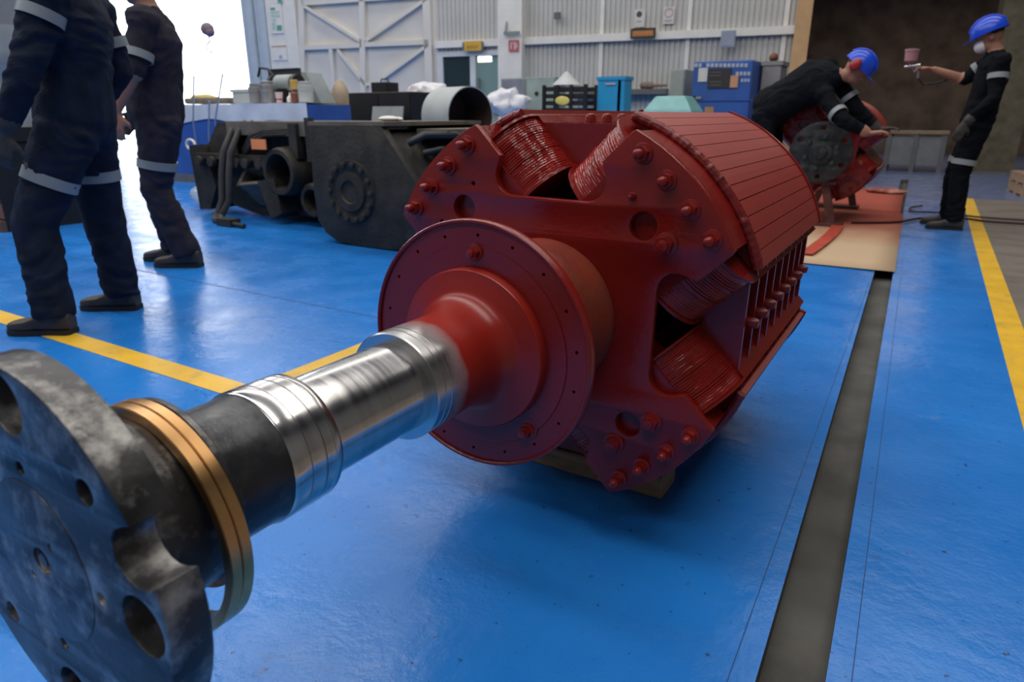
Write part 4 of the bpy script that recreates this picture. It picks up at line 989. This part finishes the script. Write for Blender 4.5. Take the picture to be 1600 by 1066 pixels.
for sgn in (-1, 1): obj('fold', B().box((w*.62-.02, -d-.012, .02), (w*.62+.02, -d, h-.06)), M('cyan_plastic', (.02, .30, .56)), o)
o = obj('white_sheet', lump((0, 0, .06), .22, .12, .065, .3, 9), M('white_bag', (.7, .7, .72)), None, (PY(938, 168, yb-.35).x, yb-.3, BZ)); tag(o, 'crumpled white sheet lying in front of the cyan bin', 'sheet')
o = obj('crumpled_film', lump((0, 0, .2), .40, .22, .22, .45, 6), M('white_bag', (.7, .7, .72)), None, (PY(780, 170, yb-.2).x, yb+.0, BZ+.07)); tag(o, 'crumpled clear film heap at the left end of the workbench', 'film')
# teal hood
a, c = PY(1016, 172, yb), PY(1092, 150, yb); w = (c.x-a.x)/2; h = c.z-BZ
b = B(); rr = []
for z_, f_, dy in ((0, 1, .3), (h*.35, 1, .3), (h*.45, .95, .29), (h*.96, .62, .2), (h, .58, .18)): rr.append([(x_*w*f_, y_*dy, z_) for x_, y_ in ((-1, -1), (1, -1), (1, 1), (-1, 1))])
b.rings(rr); o = thing('teal_hood', 'teal plastic hood with sloping sides on the workbench', 'hood', ((a.x+c.x)/2, yb, BZ)); obj('shell', b.mesh('shell', False), M('teal_plastic', (.22, .48, .46), .35, var=.1), o)
obj('lower_panel', B().box((-w*.9, -.31, .02), (w*.3, -.30, h*.33)), GREYP, o)
# floor-standing things at right
o, w, d, h = item('grey_locker', 'narrow grey locker left of the blue machine', 'locker', 1042, 108, 1071, 200, 11.6, .5, M('locker_grey', (.30, .33, .31), .5), 0)
obj('door', B().box((-w+.02, -d-.012, .05), (w-.02, -d, h-.03)), M('locker_grey', (.3, .33, .31)), o); obj('knob', B().lathe([(0, .03), (-.03, .025)], 12), BLACK, o, (0, -d-.012, h*.62))
o, w, d, h = item('blue_machine', 'blue machine cabinet with white lettering, posters and a dark notice board', 'machine', 1075, 93, 1178, 210, 11.35, .8, BLUEP, 0, .02)
LET = M('pale_lettering', (.42, .47, .55), .5)
q = lambda u, v: (PY(u, v, 11.35).x-(PY(1075, 150, 11.35).x+PY(1178, 150, 11.35).x)/2, PY(u, v, 11.35).z)
def decal(nm, u0, v0, u1, v1, mat, t=.008): 
    (x0, z0), (x1, z1) = q(u0, v1), q(u1, v0); return obj(nm, B().box((x0, -d-t, z0), (x1, -d, z1)).mesh(nm, False), mat, o)
for i, (u0, u1) in enumerate([(1085, 1091), (1092, 1097)]+[(1104+i*6.6, 1109.5+i*6.6) for i in range(10)]): decal('letter', u0, 99, u1, 105, LET)
for i in range(4): decal('letter', 1150+i*6, 112, 1155+i*6, 118, LET)
for i in range(3): decal('letter', 1158+i*5, 123, 1162+i*5, 128, LET)
decal('notice_board', 1106, 107, 1144, 138, M('dark_board', (.03, .025, .025), .6), .02)
for k in range(5):
    if k != 2: decal('notice_line', 1110, 112+k*5, 1128, 114+k*5, M('notice_ink', (.12, .10, .10), .6), .024)
decal('paper_notice', 1091, 106, 1107, 128, M('paper', (.60, .58, .56), .7), .016); decal('orange_poster', 1141, 118, 1155, 137, M('peach_paper', (.55, .28, .16), .7), .026)
decal('lower_edge', 1075, 156, 1178, 158, M('blue_trim', (.05, .12, .4), .4), .02); decal('tan_label', 1101, 167, 1116, 180, M('tan_paper', (.40, .22, .12), .7))
decal('latch', 1088, 151, 1097, 155, STN, .03); decal('vent', 1078, 150, 1088, 155, BLACK, .012)
o, w, d, h = item('grey_case', 'grey steel case with a brown ball on top, right of the blue machine', 'case', 1180, 95, 1222, 210, 11.8, .5, M('case_grey', (.26, .25, .24), .5), 0)
obj('lid', B().box((-w-.02, -d-.02, h-.06), (w+.02, d+.02, h)), M('case_grey', (.26, .25, .24)), o); obj('ball_knob', B().ell((-w*.3, 0, h+.07), .07, .07, .07), M('rust_ball', (.20, .08, .05), .6), o)

# ---- signs and fittings on the wall
def sign(name, label, u0, v0, u1, v1, mat, off=-.13, t=.03, cat='sign'):
    (s0, z1), (s1, z0) = WP(u0, v0, off), WP(u1, v1, off)
    p = WO+WT*((s0+s1)/2)+WN*off
    o = thing(name, label, cat, (p.x, p.y, z0), WA); w = (s1-s0)/2; h = z1-z0
    obj('board', B().box((-w, -t, 0), (w, 0, h)).mesh('board', False), mat, o)
    return o, w, h, t
PAPER = M('paper', (.60, .58, .56), .7); INK = M('dark_ink', (.06, .06, .06), .6)
def mark(o, w, h, t, x0, z0, x1, z1, mat, name='print'): return obj(name, B().box((-w+2*w*x0, -t-.006, h*z0), (-w+2*w*x1, -t, h*z1)).mesh(name, False), mat, o)
s_ = sign('hanging_sign', 'yellow hanging sign over the glass door', 726, 65, 753, 79, M('sign_yellow', (.62, .36, .05), .5), -.14); obj('end_cap', B().box((-s_[1]-.04, -.03, .02), (-s_[1], 0, s_[2]-.02)), LEDGE, s_[0]); obj('end_cap', B().box((s_[1], -.03, .02), (s_[1]+.04, 0, s_[2]-.02)), LEDGE, s_[0])
YM = M('ochre_print', (.40, .20, .03), .5)
for k in range(4): mark(*s_, .18+.17*k, .25, .28+.17*k, .55, YM, 'letter')
s_ = sign('dark_sign', 'dark-framed amber sign on the white beam', 986, 45, 1024, 59, M('sign_black', (.03, .025, .02), .5), -.14)
mark(*s_, .08, .18, .92, .75, M('amber_face', (.42, .19, .04), .5), 'sign_face')
for k in range(6): mark(s_[0], s_[1], s_[2], s_[3]+.006, .15+.125*k, .3, .23+.125*k, .62, M('amber_print', (.55, .20, .08), .5), 'letter')
s_ = sign('red_notice', 'red and white safety notice on the white column', 795, 63, 811, 80, M('notice_red', (.55, .12, .13), .5), -.26, .015)
for a_ in ((.2, .2, .3, .8), (.2, .65, .45, .8), (.55, .15, .68, .85), (.75, .3, .85, .7)): mark(*s_, *a_, PAPER)
o, w, h, t = sign('green_poster', 'white poster with green print on the left column', 420, 7, 444, 52, WHITE, -.11, .015)
GRN = M('green_print', (.10, .33, .24), .6); GRN2 = M('pale_green_print', (.42, .55, .5), .6)
for a_, m_ in (((.12, .8, .5, .88), GRN), ((.12, .70, .85, .76), GRN2), ((.12, .56, .85, .66), GRN2), ((.12, .45, .5, .5), GRN2), ((.5, .10, .9, .28), GRN), ((.12, .14, .4, .4), GRN2)): mark(o, w, h, t, *a_, m_)
o, w, h, t = sign('green_poster', 'green-tipped poster above the green print poster', 420, -25, 443, 5, WHITE, -.11, .015); mark(o, w, h, t, .6, .02, .95, .3, GRN)
o, w, h, t = sign('white_poster', 'white paper with a small blue stamp on the left column', 425, 72, 450, 94, WHITE, -.11, .015); mark(o, w, h, t, .45, .12, .65, .35, M('blue_stamp', (.35, .38, .55), .6)); mark(o, w, h, t, .0, .93, 1, 1, M('tan_paper', (.4, .22, .12)))
o, w, h, t = sign('paper_notice', 'white notice with a dark round mark above the amber sign', 992, 15, 1007, 42, PAPER, -.03, .012); obj('print', B().lathe([(0, .055), (-.006, .05)], 18), INK, o, (-w*.1, -t, h*.72)); mark(o, w, h, t, .2, .3, .7, .36, M('faint_ink', (.4, .4, .4), .6))
o, w, h, t = sign('paper_notice', 'white notice with a faint red ring right of the amber sign', 1037, 11, 1053, 37, PAPER, -.03, .012)
b = B().lathe([(0, .085), (-.005, .085), (-.005, .065), (0, .065)], 24, caps=(False, False)); obj('print', b, M('pink_ring', (.50, .30, .30), .6), o, (0, -t, h*.65)); mark(o, w, h, t, .2, .15, .8, .25, M('faint_ink', (.4, .4, .4)))
o, w, h, t = sign('blue_box', 'small blue-grey junction box on the white beam', 1128, 49, 1148, 74, M('blue_grey_box', (.28, .33, .43), .5), -.2, .09, 'box'); mark(o, w, h, t, .1, .1, .9, .9, M('blue_grey_box', (.28, .33, .43)), 'cover')
o, w, h, t = sign('wall_lamp', 'dark lamp bracket on the corrugated wall', 867, 20, 876, 30, LEDGE, -.12, .06, 'lamp'); obj('bracket', B().bar((0, -.02, h*.5), (0, .10, h*.9), .04, .04), LEDGE, o)
o, w, h, t = sign('wall_bracket', 'small green-grey bracket above the red notice', 788, 50, 812, 54, M('bracket_green', (.20, .25, .23), .5), -.30, .04, 'bracket'); obj('stem', B().bar((-w*.8, -.02, h), (-w*.8, .05, h+.2), .03, .03), M('bracket_green', (.2, .25, .23)), o)

# ---- crane hook in front of the opening
hk = thing('crane_hook', 'crane hook block hanging in front of the bright opening', 'hook', PY(327, 70, 8.5))
HKM = M('hook_purple_grey', (.20, .14, .17), .6); dzz = PY(327, 45, 8.5).z-PY(327, 70, 8.5).z
b = B(); b.ell((0, 0, dzz), .15, .09, .11); b.ell((.06, 0, dzz-.05), .1, .08, .09); obj('hook_block', b, HKM, hk)
obj('hook', B().tube([(.02, 0, dzz-.09), (.02, 0, .04)]+[(.0+.085*cos(R(t_)), 0, -.045+.085*sin(R(t_))) for t_ in range(80, 330, 20)], .014, 8), GREYC, hk)
for s in (-1, 1): obj('cable', B().cyl((s*.04, 0, dzz+.08), (s*.04, 0, ROOF-hk.location.z), .006, n=6), STN, hk)

# ---- wrapped machine at the left edge
p = PY(-40, 175, 2.9)
wm = thing('wrapped_machine', 'machine wrapped in grey plastic on a dark base at the left edge', 'machine', (p.x-.35, 3.3, 0))
obj('base', B().box((-.75, -.5, 0), (.70, .5, .78)).box((-.8, -.55, .78), (.72, .55, .90)), BLACK, wm)
b = B(); rr = []
for k in range(9):
    z = .90+.85*k/8; ring = []
    for j in range(32):
        a_ = 2*pi*j/32; c_, s_1 = cos(a_), sin(a_); e = .35; x = math.copysign(abs(c_)**e, c_)*.66; y = math.copysign(abs(s_1)**e, s_1)*.45
        q = 1+.06*noise.noise(Vector((x*4, y*4, z*5)))-(.10 if k in (3, 4) else 0)-.04*k/8
        ring.append((x*q, y*q, z))
    rr.append(ring)
b.rings(rr); obj('plastic_wrap', b, M('grey_plastic_wrap', (.30, .33, .36), .3, var=.2, scale=5, bump=.5, bscale=8), wm)
obj('rust_patch', B().box((.55, -.51, .12), (.70, -.5, .25)), M('rust_ball', (.2, .08, .05)), wm)
obj('foot_rail', B().box((-.75, -.54, .0), (.70, -.5, .10)), M('rust_rail', (.10, .06, .04), .7), wm)

# ---- inside the paint booth
def bx3(name, label, cat, u0, v0, u1, v1, y, dep, mat, z0=0): return item(name, label, cat, u0, v0, u1, v1, y, dep, mat, z0)
BGR = M('bench_grey', (.16, .17, .18), .6)
xa, xb = PY(1385, 208, 14.9).x, PY(1484, 208, 14.9).x; zt_ = PY(1430, 205, 14.9).z
bn = thing('booth_bench', 'low grey bench with a wooden top inside the dark paint booth', 'bench', ((xa+xb)/2, 15.3, 0)); hw = (xb-xa)/2
obj('top', B().box((-hw, -.4, zt_-.05), (hw, .4, zt_)), M('bench_wood', (.22, .16, .11), .7), bn); obj('front_panel', B().box((-hw+.05, -.36, .12), (hw-.05, -.33, zt_-.1)), BGR, bn)
for s in (-1, 0, 1): obj('leg', B().box((s*(hw-.06)-.04, -.38, 0), (s*(hw-.06)+.04, .3, zt_-.05)), LEDGE, bn)
o, w, d, h = bx3('yellow_box', 'tall yellow-brown carton behind the painter', 'carton', 1520, 214, 1546, 262, 16.6, .4, M('ochre_carton', (.42, .28, .08), .7), 0); obj('flap', B().box((-w-.03, -d-.02, h-.02), (w+.03, d+.02, h+.03)), M('brown_flap', (.25, .15, .08), .7), o)
# floor duct strip
p = FL(1540, 273); o = obj('floor_bar', B().box((-.5, -.04, 0), (.5, .04, .04)).mesh('bar', False), LEDGE, None, (p.x, p.y, 0)); tag(o, 'short dark bar lying on the floor behind the painter', 'bar')
# pallets at the right edge
PW = M('pallet_wood', (.36, .24, .15), .75, var=.3, scale=7, stretch=(1, 8, 8))
pp = FL(1577, 303)
for k, (zz, lab) in enumerate(((0, 'lower wooden pallet of the stack at the right edge'), (.14, 'upper wooden pallet of the stack at the right edge'))):
    po = thing('wooden_pallet', lab, 'pallet', (pp.x+.65, pp.y+.1, zz), R(6), 'pallets at the right edge')
    for i in range(5): obj('deck_board', B().box((-.6, -.5+.215*i, .115), (.6, -.5+.215*i+.14, .137)).mesh('deck_board', False), PW, po)
    for x_ in (-.55, 0, .55):
        obj('stringer', B().box((x_-.045, -.5, .022), (x_+.045, .5, .115)).mesh('stringer', False), PW, po)
    for i in range(3): obj('bottom_board', B().box((-.6, -.5+.43*i, 0), (.6, -.5+.43*i+.14, .022)).mesh('bottom_board', False), PW, po)
# pillar inside booth, right
wall_obj('trim_7', B().box((sx(1585), 1.2, 0), (sx(1585)+.7, 1.6, bh)), M('olive_post', (.13, .11, .07), .7, var=.3))

area('booth_fill_light', (0.2, 18.5, 4.2), (0, 0, 0), 2.5, .3, 45, (1, .85, .7))  # added fill light to brighten the booth interior, no fixture behind it

p = FL(1388, 303); rg = lump((0, 0, .035), .26, .13, .05, .4, 7); rg.v = [(x, y, max(z, .014)) for x, y, z in rg.v]
o = obj('paint_rag', rg, M('paint_stained_rag', (.30, .09, .07), .85, var=.5, scale=8, tint=(.5, .4, .36), tamt=.8, tscale=5), None, (p.x, p.y, 0)); tag(o, 'crumpled red-stained rag on the floor behind the second rotor', 'rag')
s0, z0 = WP(1022, 139, -.13); q = WO+WT*s0+WN*(-.13)
o = obj('cloth_roll', B().lathe([(-.28, .03), (-.26, .06), (-.05, .065), (.0, .03), (.24, .025), (.26, .01)], 16, axis='x'), M('brown_roll', (.24, .16, .13), .8, var=.3), None, (q.x, q.y, z0+.066), (0, 0, WA)); tag(o, 'brown roll lying on the dark wall ledge', 'roll')
